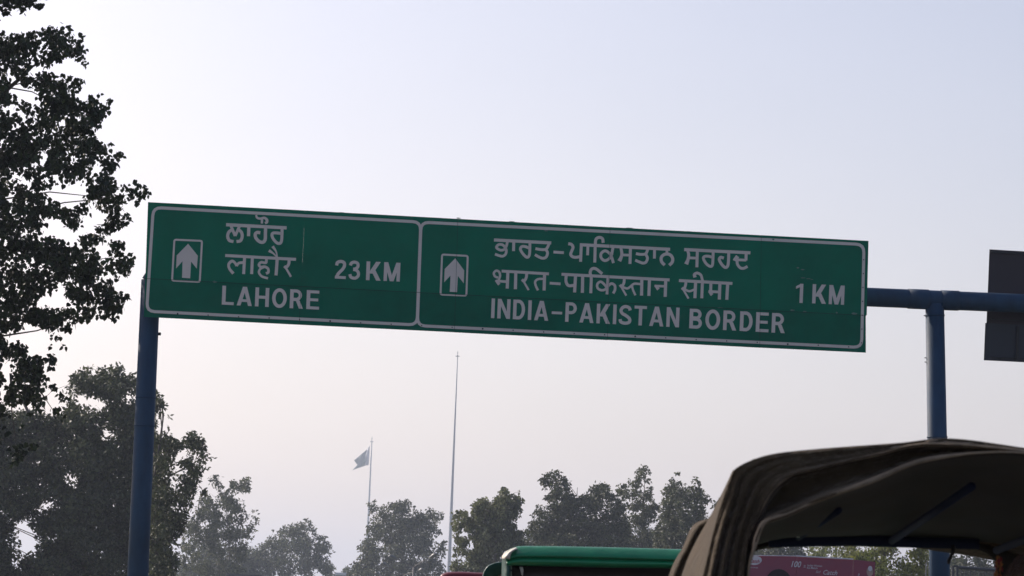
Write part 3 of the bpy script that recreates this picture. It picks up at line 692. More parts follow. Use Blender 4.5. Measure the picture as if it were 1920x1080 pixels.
make_tree('broad_tree', 'wide dark hazy tree with a rounded tuft on top above the green canopy', [(965, 1250), (975, 1010), (990, 985), (1000, 960), (1014, 940), (1022, 948), (1024, 925), (1012, 908), (1012, 892), (1026, 890), (1034, 880), (1048, 880), (1060, 888), (1068, 905), (1070, 922), (1082, 930), (1100, 925), (1106, 910), (1120, 902), (1136, 903), (1146, 918), (1160, 925), (1170, 945), (1180, 970), (1195, 1250)], 270, 5.5, .26, 1050, 14, 32, M['leaf_dark'], (1075, 1180), 36, limbs=40, nfreq=30, thresh=-1.1, extra=[(1030, 892, 11), (1046, 890, 11), (1058, 900, 12), (1024, 905, 9), (1040, 908, 12), (1060, 918, 10), (1045, 925, 12), (1028, 935, 10), (1060, 935, 10), (1090, 935, 9), (1125, 912, 10), (1112, 920, 9)])
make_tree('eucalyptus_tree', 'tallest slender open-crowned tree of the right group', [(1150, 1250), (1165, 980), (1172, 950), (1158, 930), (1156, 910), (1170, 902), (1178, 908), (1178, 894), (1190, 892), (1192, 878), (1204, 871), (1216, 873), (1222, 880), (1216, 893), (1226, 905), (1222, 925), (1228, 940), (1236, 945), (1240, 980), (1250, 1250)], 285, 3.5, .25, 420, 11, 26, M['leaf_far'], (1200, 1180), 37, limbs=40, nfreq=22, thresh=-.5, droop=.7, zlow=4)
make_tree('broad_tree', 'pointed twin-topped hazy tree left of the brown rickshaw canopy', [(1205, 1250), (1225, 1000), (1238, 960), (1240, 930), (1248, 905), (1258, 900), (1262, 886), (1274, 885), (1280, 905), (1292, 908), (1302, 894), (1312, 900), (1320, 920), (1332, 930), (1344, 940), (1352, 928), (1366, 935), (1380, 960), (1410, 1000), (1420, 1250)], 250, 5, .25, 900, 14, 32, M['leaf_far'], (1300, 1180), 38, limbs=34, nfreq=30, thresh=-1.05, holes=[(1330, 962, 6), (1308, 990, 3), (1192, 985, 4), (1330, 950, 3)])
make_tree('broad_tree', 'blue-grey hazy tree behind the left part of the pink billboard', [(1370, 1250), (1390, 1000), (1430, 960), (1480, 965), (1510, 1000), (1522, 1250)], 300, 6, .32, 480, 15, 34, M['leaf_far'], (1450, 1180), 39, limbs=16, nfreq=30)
make_tree('eucalyptus_tree', 'sparse eucalyptus with sky showing through above the pink billboard', [(1495, 1250), (1510, 1000), (1530, 960), (1580, 955), (1612, 990), (1615, 1250)], 220, 3, .22, 210, 12, 22, M['leaf_lit'], (1560, 1180), 40, limbs=22, nfreq=16, thresh=-.25, bark='bark_pale', zlow=3)
make_tree('roadside_tree', 'sunlit yellow-green leafy tree behind the right end of the billboard', [(1570, 1250), (1580, 1020), (1620, 980), (1690, 970), (1740, 990), (1750, 1250)], 130, 3, .13, 560, 15, 30, M['leaf_lit'], (1660, 1180), 41, limbs=26, nfreq=26, thresh=-.8, holes=[(1696, 1032, 5), (1620, 1024, 3), (1700, 1026, 6)])
make_tree('broad_tree', 'grey hazy tree behind the gate right of the gantry post', [(1725, 1250), (1735, 1000), (1780, 960), (1850, 970), (1890, 1010), (1920, 1250)], 260, 5, .26, 560, 15, 34, M['leaf_far'], (1820, 1180), 42, limbs=20, nfreq=30, holes=[(1855, 1038, 6), (1862, 1048, 5), (1803, 1036, 3)])
for ol, yy, tx_, sd, lab in (([(940, 1250), (950, 1020), (975, 990), (1000, 985), (1040, 975), (1080, 985), (1100, 1010), (1110, 1250)], 520, 1020, 61, 'low blue-grey tree filling the gap behind the greenish eucalyptus and the tufted tree'),
                              ([(1080, 1250), (1095, 1010), (1130, 985), (1175, 975), (1215, 990), (1250, 985), (1262, 1250)], 540, 1170, 62, 'low blue-grey tree behind the slender open-crowned tree'),
                              ([(1240, 1250), (1252, 1000), (1290, 980), (1340, 965), (1375, 960), (1420, 985), (1440, 1250)], 520, 1330, 63, 'low blue-grey tree behind the twin-topped tree beside the brown canopy')):
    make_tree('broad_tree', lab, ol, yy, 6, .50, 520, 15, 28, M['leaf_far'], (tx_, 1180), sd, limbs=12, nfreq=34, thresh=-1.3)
for i, (x0, x1, yt, lab) in enumerate(((596, 640, 1050, 'tiny distant conical tree in the gap left of the flagpole tree'), (632, 668, 1058, 'tiny distant bush beside the white shed roof'))):
    xm = (x0 + x1) / 2
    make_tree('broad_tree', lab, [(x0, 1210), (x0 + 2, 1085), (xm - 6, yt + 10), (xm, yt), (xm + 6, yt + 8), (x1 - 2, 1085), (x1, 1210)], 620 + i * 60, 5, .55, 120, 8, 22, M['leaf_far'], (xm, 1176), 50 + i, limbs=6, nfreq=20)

# ------------------------------------------------------------------ flagpoles and flag
def flagpole(label, top, low, y, w_top, w_low, crown):
    a, b_ = at(*top, y), at(*low, y); g0 = ext_to_ground(a, b_); k = y / F
    root = thing('flagpole', label, 'flagpole', g0)
    rl = w_low / 2 * k; MB().tube([g0, b_, b_.lerp(a, .5), a], [rl * 1.05, rl, (w_top + w_low) / 4 * k, w_top / 2 * k], n=16).build('mast', M['pole'], root, smooth=True)
    c = MB(); c.tube([a - Vector((0, 0, .9 * k)), a - Vector((0, 0, .2 * k)), a + Vector((0, 0, .8 * k))], [crown * .5 * k, crown * .5 * k, crown * .12 * k], n=14)
    c.build('crown_platform', M['steel'], root)
    c = MB().tube([a + Vector((0, 0, .8 * k)), a + Vector((0, 0, 4.5 * k)), a + Vector((0, 0, 6 * k)), a + Vector((0, 0, 7.4 * k)), a + Vector((0, 0, 10 * k))], [.5 * k, .5 * k, 1.0 * k, .5 * k, .15 * k], n=10)
    c.build('finial', M['steel'], root)
    MB().box((g0.x, g0.y, .5), (6, 6, 1.0), bev=.05).build('plinth', M['concrete'], root)
    return root
flagpole('taller bare flagpole without a flag rising beneath the green sign', (858, 667.5), (843.2, 1030), 1150, 1.6, 6.2, 9)
fp2 = flagpole('distant shorter flagpole flying the flag with a white hoist stripe', (697.2, 828), (690, 985), 2000, 1.9, 4.0, 7.5)
M['flag_white'] = mat('flag_white', (0.7, 0.7, 0.72), .8, trans=.3); M['flag_green'] = mat('flag_green', (0.14, 0.19, 0.19), .8, trans=.45)
fl = thing('flag', 'limp green flag with white hoist stripe blowing left of the distant flagpole', 'flag', at(693, 872, 2000))
def cloth(name, keysL, keysR, m, parent, y, n=8, mrows=8, amp=2.2, ph=0):
    Lc, Rc = catmull(keysL, mrows), catmull(keysR, mrows); v = []; f = []
    for i in range(mrows):
        for j in range(n):
            t_ = j / (n - 1); X = Lc[i][0] + (Rc[i][0] - Lc[i][0]) * t_; Y = Lc[i][1] + (Rc[i][1] - Lc[i][1]) * t_
            v.append(at(X, Y, y + amp * math.sin(t_ * 5 + i * .6 + ph)))
    for i in range(mrows - 1):
        for j in range(n - 1): f.append((i * n + j, i * n + j + 1, (i + 1) * n + j + 1, (i + 1) * n + j))
    o = obj(name, v, f, m, parent, smooth=True); s_ = o.modifiers.new('s', 'SOLIDIFY'); s_.thickness = .05
    return o
cloth('white_stripe', [(685.8, 845), (685, 852), (686.3, 862), (685, 873)], [(693.3, 835.5), (692.8, 848), (692.3, 860), (691.5, 872)], M['flag_white'], fl, 1999)
cloth('green_field', [(664, 863), (667, 868), (669.5, 872), (660.6, 881.5)], [(686, 844.5), (685, 852), (686.3, 862), (684.5, 873.2)], M['flag_green'], fl, 1999)

# ------------------------------------------------------------------ street lamps
M['lamp_pole'] = mat('lamp_pole', (0.12, 0.12, 0.13), .5, metal=.2); M['lamp_head'] = mat('lamp_head', (0.16, 0.17, 0.16), .35, noise=.1)
def street_lamp(label, junction, ltip, rtip, y, headlen, group='twin-arm street lamps on the median'):
    J = at(*junction, y); root = thing('street_lamp', label, 'street lamp', (J.x, J.y, 0), group)
    k = y / F
    MB().tube([(J.x, J.y, 0), (J.x, J.y, J.z)], [.11, .06], n=10).build('pole', M['lamp_pole'], root, smooth=True)
    for tip in (ltip, rtip):
        Tp = at(*tip, y - 2); d = (Tp - J); a = J + d * (1 - headlen)
        MB().tube([J, J.lerp(a, .5) + Vector((0, 0, .04)), a], .035, n=8).build('arm', M['lamp_pole'], root, smooth=True)
        MB().tube([a, a.lerp(Tp, .25), a.lerp(Tp, .65), Tp], [.05, .11, .17, .08], n=10).build('lamp_head', M['lamp_head'], root, smooth=True)
street_lamp('nearest twin-arm street lamp in front of the flagpole tree', (775.8, 1063), (730, 1042), (819, 1038.5), 250, .34)
street_lamp('second twin-arm street lamp, its arms just below the nearest one', (757, 1079), (717, 1055), (794.5, 1067), 285, .28)
street_lamp('farthest twin-arm street lamp, only its left arm above the frame bottom', (741, 1092), (704.5, 1074), (778, 1084), 330, .28)

# ------------------------------------------------------------------ far buildings, wall, gate, billboard
M['roof_white'] = mat('roof_white', (0.75, 0.75, 0.78), .5, noise=.05); M['wall_far'] = mat('wall_far', (0.35, 0.33, 0.30), .8, noise=.1)
M['glass'] = mat('window_dark', (0.03, 0.035, 0.04), .2)
def shed(label, X0, X1, Ytop, y, roofh, m):
    a, b_ = at(X0, Ytop, y), at(X1, Ytop, y); cx = (a.x + b_.x) / 2; w = b_.x - a.x; z = (a.z + b_.z) / 2
    root = thing('shed', label, 'building', (cx, y + 4, 0))
    MB().box((cx, y + 4, (z - roofh) / 2), (w * .9, 7, z - roofh)).build('wall', M['wall_far'], root)
    MB().box((cx, y + 4, z - roofh / 2), (w, 8.5, roofh), bev=.05).build('roof', m, root)
    for k in range(3): MB().box((cx + (k - 1) * w * .27, y + .48, z * .45), (w * .12, .06, z * .25)).build('window', M['glass'], root)
shed('small far shed with a bright white flat roof in the gap left of the flagpoles', 629, 661, 1074, 500, .45, M['roof_white'])
M['roof_dark'] = mat('roof_dark', (0.05, 0.05, 0.055), .7)
shed('low building with a flat dark roof at the bottom below the rounded hazy tree', 425, 492, 1076.5, 330, .35, M['roof_dark'])
shed('low pale grey building at the bottom left corner seen under the trees', 12, 62, 1071, 170, .25, M['concrete'])

M['bb_pink'] = mat('billboard_pink', (0.26, 0.075, 0.13), .5, noise=.5, nscale=1.1, col2=(0.36, 0.07, 0.11)); M['bb_text'] = mat('billboard_text', (0.72, 0.70, 0.76), .5)
M['bb_red'] = mat('billboard_red', (0.45, 0.02, 0.05), .5); M['bb_hair'] = mat('billboard_hair', (0.025, 0.01, 0.018), .5, noise=.3, nscale=6)
M['bb_skin'] = mat('billboard_skin', (0.5, 0.33, 0.30), .5, noise=.2, nscale=8)
YB = 60.0
bbr = thing('billboard', 'pink advertising board reading 100% Indian Women Ka Match Sirf Catch, seen through the brown rickshaw', 'billboard', (at(1500, 1043, YB).x, YB, 0))
def bbp(X, Y, off=0): return at(X, Y, YB - off)
def bslab(name, top, m, z1=.5, th=.05):
    fr_ = [bbp(*top[0]), bbp(*top[1])]; lo = [Vector((p.x, p.y, z1)) for p in fr_]
    q = [fr_[0], fr_[1], lo[1], lo[0]]; bk = [p + Vector((0, th, 0)) for p in q]
    obj(name, q + bk, [(3, 2, 1, 0), (4, 5, 6, 7), (0, 1, 5, 4), (1, 2, 6, 5), (2, 3, 7, 6), (3, 0, 4, 7)], m, bbr)
for a, b_ in (((1310, 1040.5), (1493.8, 1043)), ((1494.4, 1043), (1599.8, 1049)), ((1600.4, 1049.3), (1641, 1053.5))): bslab('board_panel', (a, b_), M['bb_pink'])
b = MB(); b.tube([bbp(1310, 1040, .03), bbp(1494, 1042.6, .03)], .008, n=6); b.tube([bbp(1494, 1042.6, .03), bbp(1600, 1048.6, .03)], .012, n=6); b.build('edge_trim', M['bb_text'], bbr)
b = MB()
for X in (1330, 1494, 1630): p = bbp(X, 1060); MB().tube([(p.x, YB + .09, 0), (p.x, YB + .09, p.z)], .03, n=8).build('support', M['dark'], bbr)
def btext(body, X, Y, hpx, m, shear=.0, off=.012, xs_=1.0, bold=.0):
    c = bpy.data.curves.new('txt', 'FONT'); c.body = body; c.shear = shear; c.offset = bold; c.resolution_u = 3
    o = bpy.data.objects.new('txt', c); me = bpy.data.meshes.new_from_object(o); s_ = hpx / F * YB / .70
    p = bbp(X, Y, off); sl_ = -.0105
    for w in me.vertices: x, y_ = w.co.x * s_ * xs_, w.co.y * s_; w.co = (p.x + x, p.y, p.z + y_ + x * sl_)
    me.name = 'lettering'; me.materials.clear(); me.materials.append(m)
    for w in me.vertices: w.co -= bbr.location
    q = bpy.data.objects.new('lettering', me); COL.objects.link(q); q.parent = bbr; bpy.data.objects.remove(o)
def disc(cx, cy, rx, ry, m, name, off=.008, rot=0, y_cut=None):
    v = [bbp(cx + rx * math.cos(a) * math.cos(rot) - ry * math.sin(a) * math.sin(rot), cy + rx * math.cos(a) * math.sin(rot) + ry * math.sin(a) * math.cos(rot), off) for a in np.linspace(0, 2 * math.pi, 25)[:-1]]
    obj(name, v, [tuple(range(23, -1, -1))], m, bbr)
btext('100', 1481, 1062.8, 11.2, M['bb_text'], .3, bold=.012, xs_=.82); btext('%', 1505.5, 1064.2, 5, M['bb_text'], .3)
btext('Indian Women', 1513.5, 1061.6, 3.4, M['bb_text'], .15, xs_=.95, bold=.012); btext('Ka Match', 1512.5, 1066.2, 3.7, M['bb_text'], .15, bold=.012)
btext('Sirf', 1529, 1074.3, 4.6, M['bb_text'], .3); btext('Catch', 1542, 1077.0, 8.6, M['bb_text'], .3, bold=.008, xs_=.93)
disc(1415.5, 1051, 13, 8.5, M['bb_text'], 'logo_oval', rot=-.12); btext('Catch', 1404.5, 1054.5, 6.2, M['bb_red'], .3, off=.02, bold=.012, xs_=.9)
btext('SALTS & SPICES', 1399, 1064.6, 2.3, M['bb_text'], 0, xs_=1.0)
disc(1460, 1092, 24, 25, M['bb_hair'], 'printed_hair'); disc(1461, 1106, 16, 20, M['bb_skin'], 'printed_face', off=.016)
disc(1631, 1072, 6.2, 9, M['bb_skin'], 'printed_figure'); disc(1631.5, 1066, 4, 5, M['bb_text'], 'printed_figure', off=.016)
btext('ll', 1608, 1080, 5, M['bb_text'], .2)

M['gate'] = mat('gate_steel', (0.06, 0.062, 0.07), .5, metal=.2); gy = 95.0
gt = thing('metal_gate', 'dark grey steel barrier gate with posts right of the gantry post', 'gate', (at(1830, 1080, gy).x, gy, 0))
def gp(X, Y): return at(X, Y, gy)
for X, Yt in ((1787, 1061), (1795, 1061.5)):
    p = gp(X, Yt); MB().box((p.x, gy, p.z / 2), (.07, .07, p.z)).build('gate_post', M['gate'], gt)
p1, p2 = gp(1787, 1061.5), gp(1795.5, 1062); MB().box(((p1.x + p2.x) / 2, gy - .002, p1.z + .0), (p2.x - p1.x, .07, .06)).build('cap_rail', M['gate'], gt)
for dy in (0, 22, 60, 100):
    a, b_ = gp(1797, 1064 + dy), gp(1900, 1071.5 + dy); MB().tube([a, b_], .05 if dy == 0 else .03, n=8).build('rail', M['gate'], gt)
for k in range(12):
    X = 1803 + k * 8.6; a = gp(X, 1065 + k * .6); MB().tube([(a.x, gy + .04, .1), (a.x, gy + .04, a.z)], .013, n=6).build('upright', M['gate'], gt)
a = gp(1901, 1071); MB().box((a.x, gy, a.z / 2), (.09, .09, a.z)).build('gate_post', M['gate'], gt)
pp = thing('thin_post', 'thin grey post with a small wire frame just left of the right gantry post', 'post', (at(1737, 1080, 80).x, 80, 0))
a = at(1736.5, 1055, 80); MB().tube([(a.x, 80, 0), a], .012, n=6).build('pole', M['steel'], pp)
a2 = at(1741.5, 1056, 80); MB().tube([a, a2, (a2.x, 80, a2.z - 1)], .009, n=6).build('wire_frame', M['steel'], pp)

# ------------------------------------------------------------------ rickshaws
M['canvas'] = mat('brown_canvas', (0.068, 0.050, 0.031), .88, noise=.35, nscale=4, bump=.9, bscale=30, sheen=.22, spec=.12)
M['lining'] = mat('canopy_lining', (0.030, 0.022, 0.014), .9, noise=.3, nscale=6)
M['green_vinyl'] = mat('green_vinyl', (0.002, 0.21, 0.085), .32, noise=.15, nscale=6, spec=.6, bump=.25, bscale=14)
M['green_dark'] = mat('green_vinyl_dark', (0.006, 0.07, 0.055), .35, noise=.25, nscale=8, bump=.5, bscale=18)
M['cream'] = mat('worn_cream_vinyl', (0.55, 0.50, 0.42), .45, noise=.35, nscale=14, bump=.5, bscale=25)
M['red_vinyl'] = mat('dark_red_vinyl', (0.16, 0.006, 0.012), .35, noise=.2, nscale=8)
M['body_yellow'] = mat('body_yellow', (0.55, 0.36, 0.02), .35, coat=.4, noise=.06); M['body_green'] = mat('body_green', (0.01, 0.11, 0.05), .35, coat=.4, noise=.08)
M['rubber'] = mat('rubber', (0.02, 0.02, 0.02), .85, bump=.2); M['rim'] = mat('rim', (0.4, 0.4, 0.4), .35, metal=.8)
M['seat'] = mat('seat_vinyl', (0.03, 0.018, 0.014), .5, noise=.2); M['tail'] = mat('tail_lamp', (0.35, 0.01, 0.01), .2, coat=.5)
M['navy'] = mat('navy_paint', (0.010, 0.018, 0.06), .75, spec=.2)

from mathutils import noise as mnoise
def patch(name, rows, m, parent, n=60, sub=1, th=.004, wr=0.0, fi=.3, fj=.06):
    """rows: list of key lists [(X, Y, depth)...] of equal length -> cloth surface"""
    K = [catmull(r, n) for r in rows]
    A = np.stack(K, 0)
    if sub > 1:
        A = np.stack([catmull(A[:, j, :], (len(rows) - 1) * sub + 1) for j in range(n)], 1)
    if wr:
        for i in range(A.shape[0]):
            for j in range(n):
                A[i, j, 2] += wr * (mnoise.noise((i * fi, j * fj, len(name) * 3.1)) + .5 * mnoise.noise((i * fi * 2.3 + 9, j * fj * 2.7, 4.2)) + .25 * mnoise.noise((i * fi * 5 + 3, j * fj * 7, 8.8)))
    v = [at(*p) for row in A for p in row]; f = []
    for i in range(A.shape[0] - 1):
        for j in range(n - 1): f.append((i * n + j, i * n + j + 1, (i + 1) * n + j + 1, (i + 1) * n + j))
    o = obj(name, v, f, m, parent, smooth=True)
    if th: s_ = o.modifiers.new('thickness', 'SOLIDIFY'); s_.thickness = th; s_.offset = 0
    return o
def wheel(parent, c, r):
    w_ = MB().torus(c, (1, 0, 0), r * .80, r * .22).build('wheel', M['rubber'], parent, smooth=True)
    q = MB().tube([Vector(c) - Vector((.05, 0, 0)), Vector(c) + Vector((.05, 0, 0))], r * .62, n=20)
    q.build('rim', M['rim'], w_)
def lower_body(root, cx, yr, w, mbody, mcab, zr=1.55):
    """sheet-metal body, bench, wheels, front cone; yr = rear plane"""
    MB().box((cx, yr + .10, .62), (w * .96, .16, .62), bev=.04).build('rear_panel', mbody, root, smooth=False)
    for s_ in (-1, 1):
        MB().box((cx + s_ * w * .46, yr + .62, .55), (.05, .95, .50), bev=.02).build('side_panel', mbody, root)
        MB().tube([(cx + s_ * w * .46, yr + 1.0, .70), (cx + s_ * w * .45, yr + 1.02, zr)], .018, n=8).build('frame_tube', M['navy'], root)
        MB().box((cx + s_ * w * .36, yr + .01, .62), (.13, .03, .09), bev=.008).build('tail_light', M['tail'], root)
        wheel(root, (cx + s_ * w * .40, yr + .42, .22), .22)
    MB().box((cx, yr + 1.15, .31), (w * .9, 1.9, .05), bev=.01).build('floor_pan', M['dark'], root)
    MB().box((cx, yr + .48, .62), (w * .84, .46, .16), bev=.04).build('seat', M['seat'], root)
    MB().box((cx, yr + .22, .92), (w * .84, .10, .42), bev=.04).build('backrest', M['seat'], root)
    MB().box((cx, yr + 1.45, .66), (.42, .34, .12), bev=.03).build('driver_seat', M['seat'], root)
    MB().tube([(cx, yr + 1.95, .30), (cx, yr + 2.15, .72), (cx, yr + 2.12, 1.0)], [.30, .42, .46], n=24).build('front_cowl', mcab, root, smooth=True)
    MB().tube([(cx, yr + 2.35, .85), (cx, yr + 1.85, 1.02)], .02, n=8).build('steering_column', M['dark'], root)
    MB().tube([(cx - .32, yr + 1.80, 1.04), (cx, yr + 1.85, 1.0), (cx + .32, yr + 1.80, 1.04)], .014, n=8).build('handlebar', M['dark'], root)
    wheel(root, (cx, yr + 2.35, .22), .22)

# ---- brown canvas rickshaw (near, right)
br_x = 1.22; br = thing('auto_rickshaw', 'brown canvas topped auto rickshaw nearest the camera at the lower right', 'auto rickshaw', (br_x, 8.4, 0))
R0 = [(1290, 1230), (1322, 1080), (1345, 985), (1364, 922), (1380, 879), (1436, 855.5), (1523, 844), (1683, 832), (1782, 823.5), (1920, 841), (2120, 872), (2300, 925)]
R1 = [(1382, 1230), (1391, 1080), (1403, 1010), (1421, 968), (1443, 924), (1478, 893), (1533, 879), (1647, 852), (1740, 834), (1920, 848), (2120, 885), (2290, 935)]
NF = 29; rows = []
for i in range(NF):
    t_ = i / (NF - 1); row = []
    for k in range(12):
        X = R0[k][0] + (R1[k][0] - R0[k][0]) * t_; Y = R0[k][1] + (R1[k][1] - R0[k][1]) * t_
        dr = max(0, 1 - k / 5.5)                     # drape part: strong folds
        b0 = (8.35, 8.35, 8.35, 8.345, 8.34, 8.335)[min(k, 5)]
        dep = b0 - (b0 - 8.32) * t_ + dr * .019 * math.sin(t_ * 2 * math.pi * 3.6 + .8 + k * .15) * (0.4 + .6 * math.sin(math.pi * min(1, t_ * 1.1)))
        if k >= 4: dep += - .015 * math.exp(-((t_ - 1) / .12) ** 2)
        row.append((X, Y, dep))
    rows.append(row)
patch('canopy', rows, M['canvas'], br, n=150, sub=3, wr=.006, fi=.10, fj=.07)
# roof running forward to the windscreen header
wr = lambda X, Y, d: (X, Y, d)
c0 = [(R0[k][0], R0[k][1] + .6, 8.345 if k == 4 else 8.34) for k in range(4, 12)]
def shift(row, y2, z2):                              # same world x, new distance and height
    out = []
    for X, Y, d in row:
        p = at(X, Y, d); q = Vector((1.22 + (p.x - 1.22) * .93, y2, p.z + z2)); a_ = to_px(q); out.append((a_[0], a_[1], y2))
    return out
patch('roof_sheet', [c0, shift(c0, 9.0, -.015), shift(c0, 9.6, -.05), shift(c0, 10.1, -.10), shift(c0, 10.42, -.20)], M['canvas'], br, n=60, sub=3, th=.006)
# second rolled fold below the first
S0 = [(x + 3, y + 3) for x, y in R1]
S1 = [(1396, 1230), (1403.5, 1080), (1413, 1033), (1422, 1000), (1436, 979), (1478, 963.5), (1541, 935), (1634, 903), (1745, 862), (1920, 849.5), (2120, 892), (2285, 945)]
rows = []
prof = [(0, .085), (.15, .10), (.35, .115), (.6, .12), (.8, .09), (.90, .035), (.97, .015), (1.04, .03), (1.07, .09)]
for t_, dd in prof:
    rows.append([(S0[k][0] + (S1[k][0] - S0[k][0]) * t_, S0[k][1] + (S1[k][1] - S0[k][1]) * t_, 8.27 + dd + .012 * math.sin(k * 1.7)) for k in range(12)])
patch('rolled_flap', rows, M['canvas'], br, n=120, sub=4, wr=.016, fi=.12, fj=.06)
# rolled tubes along the folds, their highlight painted in by a lighter colour
M['fold_light'] = mat('canvas_highlight', (0.25, 0.195, 0.14), .85, noise=.35, nscale=9, bump=.4, bscale=60, spec=.12)
def fold_light(path, d, ra, nm='fold_highlight'):
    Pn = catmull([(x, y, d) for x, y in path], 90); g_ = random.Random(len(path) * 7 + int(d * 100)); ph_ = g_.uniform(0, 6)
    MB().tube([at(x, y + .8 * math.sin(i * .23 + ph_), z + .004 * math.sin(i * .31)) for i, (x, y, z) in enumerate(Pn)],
              [ra * (.75 + .35 * math.sin(i * .19 + ph_) + .12 * math.sin(i * .7)) for i in range(90)], n=10).build(nm, M['fold_light'], br, smooth=True)
fold_light(R1[0:], 8.318, .0056); fold_light([(x, y - 1) for x, y in S1], 8.281, .0066)
fold_light([(1563, 868), (1620, 851), (1700, 836), (1740, 828.5), (1772, 827.5), (1850, 834)], 8.327, .0034)
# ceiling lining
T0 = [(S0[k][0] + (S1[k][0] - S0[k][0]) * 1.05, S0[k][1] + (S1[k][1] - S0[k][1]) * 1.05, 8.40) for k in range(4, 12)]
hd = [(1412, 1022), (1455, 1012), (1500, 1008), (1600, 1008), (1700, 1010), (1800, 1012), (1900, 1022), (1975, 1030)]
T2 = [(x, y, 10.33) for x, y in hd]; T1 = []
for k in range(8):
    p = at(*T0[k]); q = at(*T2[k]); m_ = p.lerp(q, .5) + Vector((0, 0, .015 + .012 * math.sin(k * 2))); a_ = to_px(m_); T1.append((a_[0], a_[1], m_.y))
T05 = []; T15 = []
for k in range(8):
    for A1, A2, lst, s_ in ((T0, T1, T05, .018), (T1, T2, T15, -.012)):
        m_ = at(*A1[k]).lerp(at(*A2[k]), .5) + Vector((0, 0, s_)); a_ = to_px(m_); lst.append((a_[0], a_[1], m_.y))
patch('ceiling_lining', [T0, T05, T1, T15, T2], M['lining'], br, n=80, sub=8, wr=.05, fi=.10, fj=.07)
# side flank and front hood bulge
E0 = [(1282, 1230, 8.37), (1320, 1080, 8.37), (1343, 985, 8.38), (1362, 922, 8.40), (1378, 880.5, 8.40)]
Em = [(1264, 1230, 8.72), (1301, 1080, 8.75), (1326, 1000, 8.78), (1350, 940, 8.8), (1373, 888, 8.76)]
Em2 = [(1256, 1230, 8.8), (1296, 1080, 8.84), (1322, 1000, 8.87), (1347, 943, 8.88), (1371, 891, 8.84)]
E1 = [(1232, 1230, 9.2), (1279, 1080, 9.25), (1304, 1020, 9.25), (1334, 972, 9.2), (1361, 929, 9.1)]
E2 = [(1240, 1230, 9.3), (1286, 1080, 9.35), (1311, 1020, 9.35), (1341, 975, 9.3), (1366, 932, 9.2)]
patch('side_flap', [E0, [( (a[0]+b_[0])/2 - 1.5, (a[1]+b_[1])/2, (a[2]+b_[2])/2 + .01) for a, b_ in zip(E0, Em)], Em, Em2, [((a[0]+b_[0])/2 - 2, (a[1]+b_[1])/2, (a[2]+b_[2])/2) for a, b_ in zip(Em2, E1)], E1, E2], M['canvas'], br, n=60, sub=5, wr=.035, fi=.16, fj=.05)
H0 = [(1215, 1230, 10.05), (1256, 1080, 10.05), (1283, 1025, 10.05), (1296, 994, 10.05), (1310, 980, 10.0), (1340, 972, 9.9)]
H1 = [(1222, 1230, 9.85), (1265, 1080, 9.85), (1289, 1028, 9.85), (1302, 1000, 9.85), (1316, 985, 9.85), (1345, 977, 9.8)]
H2 = [(1248, 1230, 9.97), (1290, 1080, 9.97), (1312, 1030, 9.97), (1324, 1004, 9.97), (1336, 992, 9.97), (1360, 984, 9.95)]
patch('front_hood', [H0, [(a[0] - .5, a[1], a[2] - .1) for a in H0], H1, [(a[0] * .6 + b_[0] * .4, a[1] * .6 + b_[1] * .4, 9.88) for a, b_ in zip(H1, H2)], H2], M['canvas'], br, n=40, sub=3)
# windscreen surround
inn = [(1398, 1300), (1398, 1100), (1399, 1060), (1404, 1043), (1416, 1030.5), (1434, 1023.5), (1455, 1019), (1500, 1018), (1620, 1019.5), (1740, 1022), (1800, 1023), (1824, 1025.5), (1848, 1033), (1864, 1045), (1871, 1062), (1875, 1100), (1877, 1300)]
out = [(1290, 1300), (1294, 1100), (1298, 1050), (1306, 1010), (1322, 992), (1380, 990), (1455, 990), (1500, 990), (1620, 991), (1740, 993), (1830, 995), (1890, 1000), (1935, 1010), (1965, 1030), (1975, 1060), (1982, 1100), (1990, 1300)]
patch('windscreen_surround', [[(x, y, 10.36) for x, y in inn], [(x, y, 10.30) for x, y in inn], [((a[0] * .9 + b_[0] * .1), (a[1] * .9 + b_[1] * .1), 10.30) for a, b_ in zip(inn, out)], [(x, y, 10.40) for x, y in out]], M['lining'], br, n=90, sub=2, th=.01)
MB().tube([at(1442, 1016, 10.24), at(1600, 1014, 10.24), at(1835, 1020, 10.24)], .018, n=12).build('header_bar', M['navy'], br, smooth=True)
def strut(a, b_, r=.011): MB().tube([at(*a), at(*b_)], r, n=10).build('roof_strut', M['navy'], br, smooth=True)
strut((1497, 1008, 10.2), (1573, 957, 9.15), .010); strut((1672, 1014, 10.2), (1822, 912, 8.72), .012); strut((1868, 1032, 10.2), (1990, 985, 9.0), .012)
b = MB().box(at(1497, 1004, 10.1), (.012, .012, .014), bev=.003); b.build('strut_clip', M['rim'], br)
MB().tube([at(1788, 1024, 10.22), at(1787, 1034, 10.2), at(1783, 1044, 10.2), at(1779, 1052, 10.18), at(1778, 1058, 10.18)], [.006, .007, .005, .006, .003], n=6).build('hanging_strap', M['dark'], br)
# tassel fringe at the right pillar
M['tassel'] = mat('tassel_orange', (0.42, 0.16, 0.04), .7, noise=.5, nscale=30, trans=.25); M['tassel_red'] = mat('tassel_red', (0.3, 0.02, 0.02), .7, trans=.2)
g = random.Random(5); b = MB(); b2 = MB()
for k in range(46):
    X = 1868 + g.uniform(-3, 10); Y = 1040 + g.uniform(0, 60); d = g.uniform(9.9, 10.1)
    (b if g.random() < .75 else b2).tube([at(X, Y, d), at(X + g.uniform(-4, 4), Y + g.uniform(2, 7), d), at(X + g.uniform(-4, 3), Y + g.uniform(6, 14), d)], [.003, .004, .001], n=5)
b.build('tassel_fringe', M['tassel'], br, kind='stuff'); b2.build('tassel_fringe', M['tassel_red'], br, kind='stuff')
lower_body(br, br_x, 8.45, 1.24, M['body_yellow'], M['body_green'])

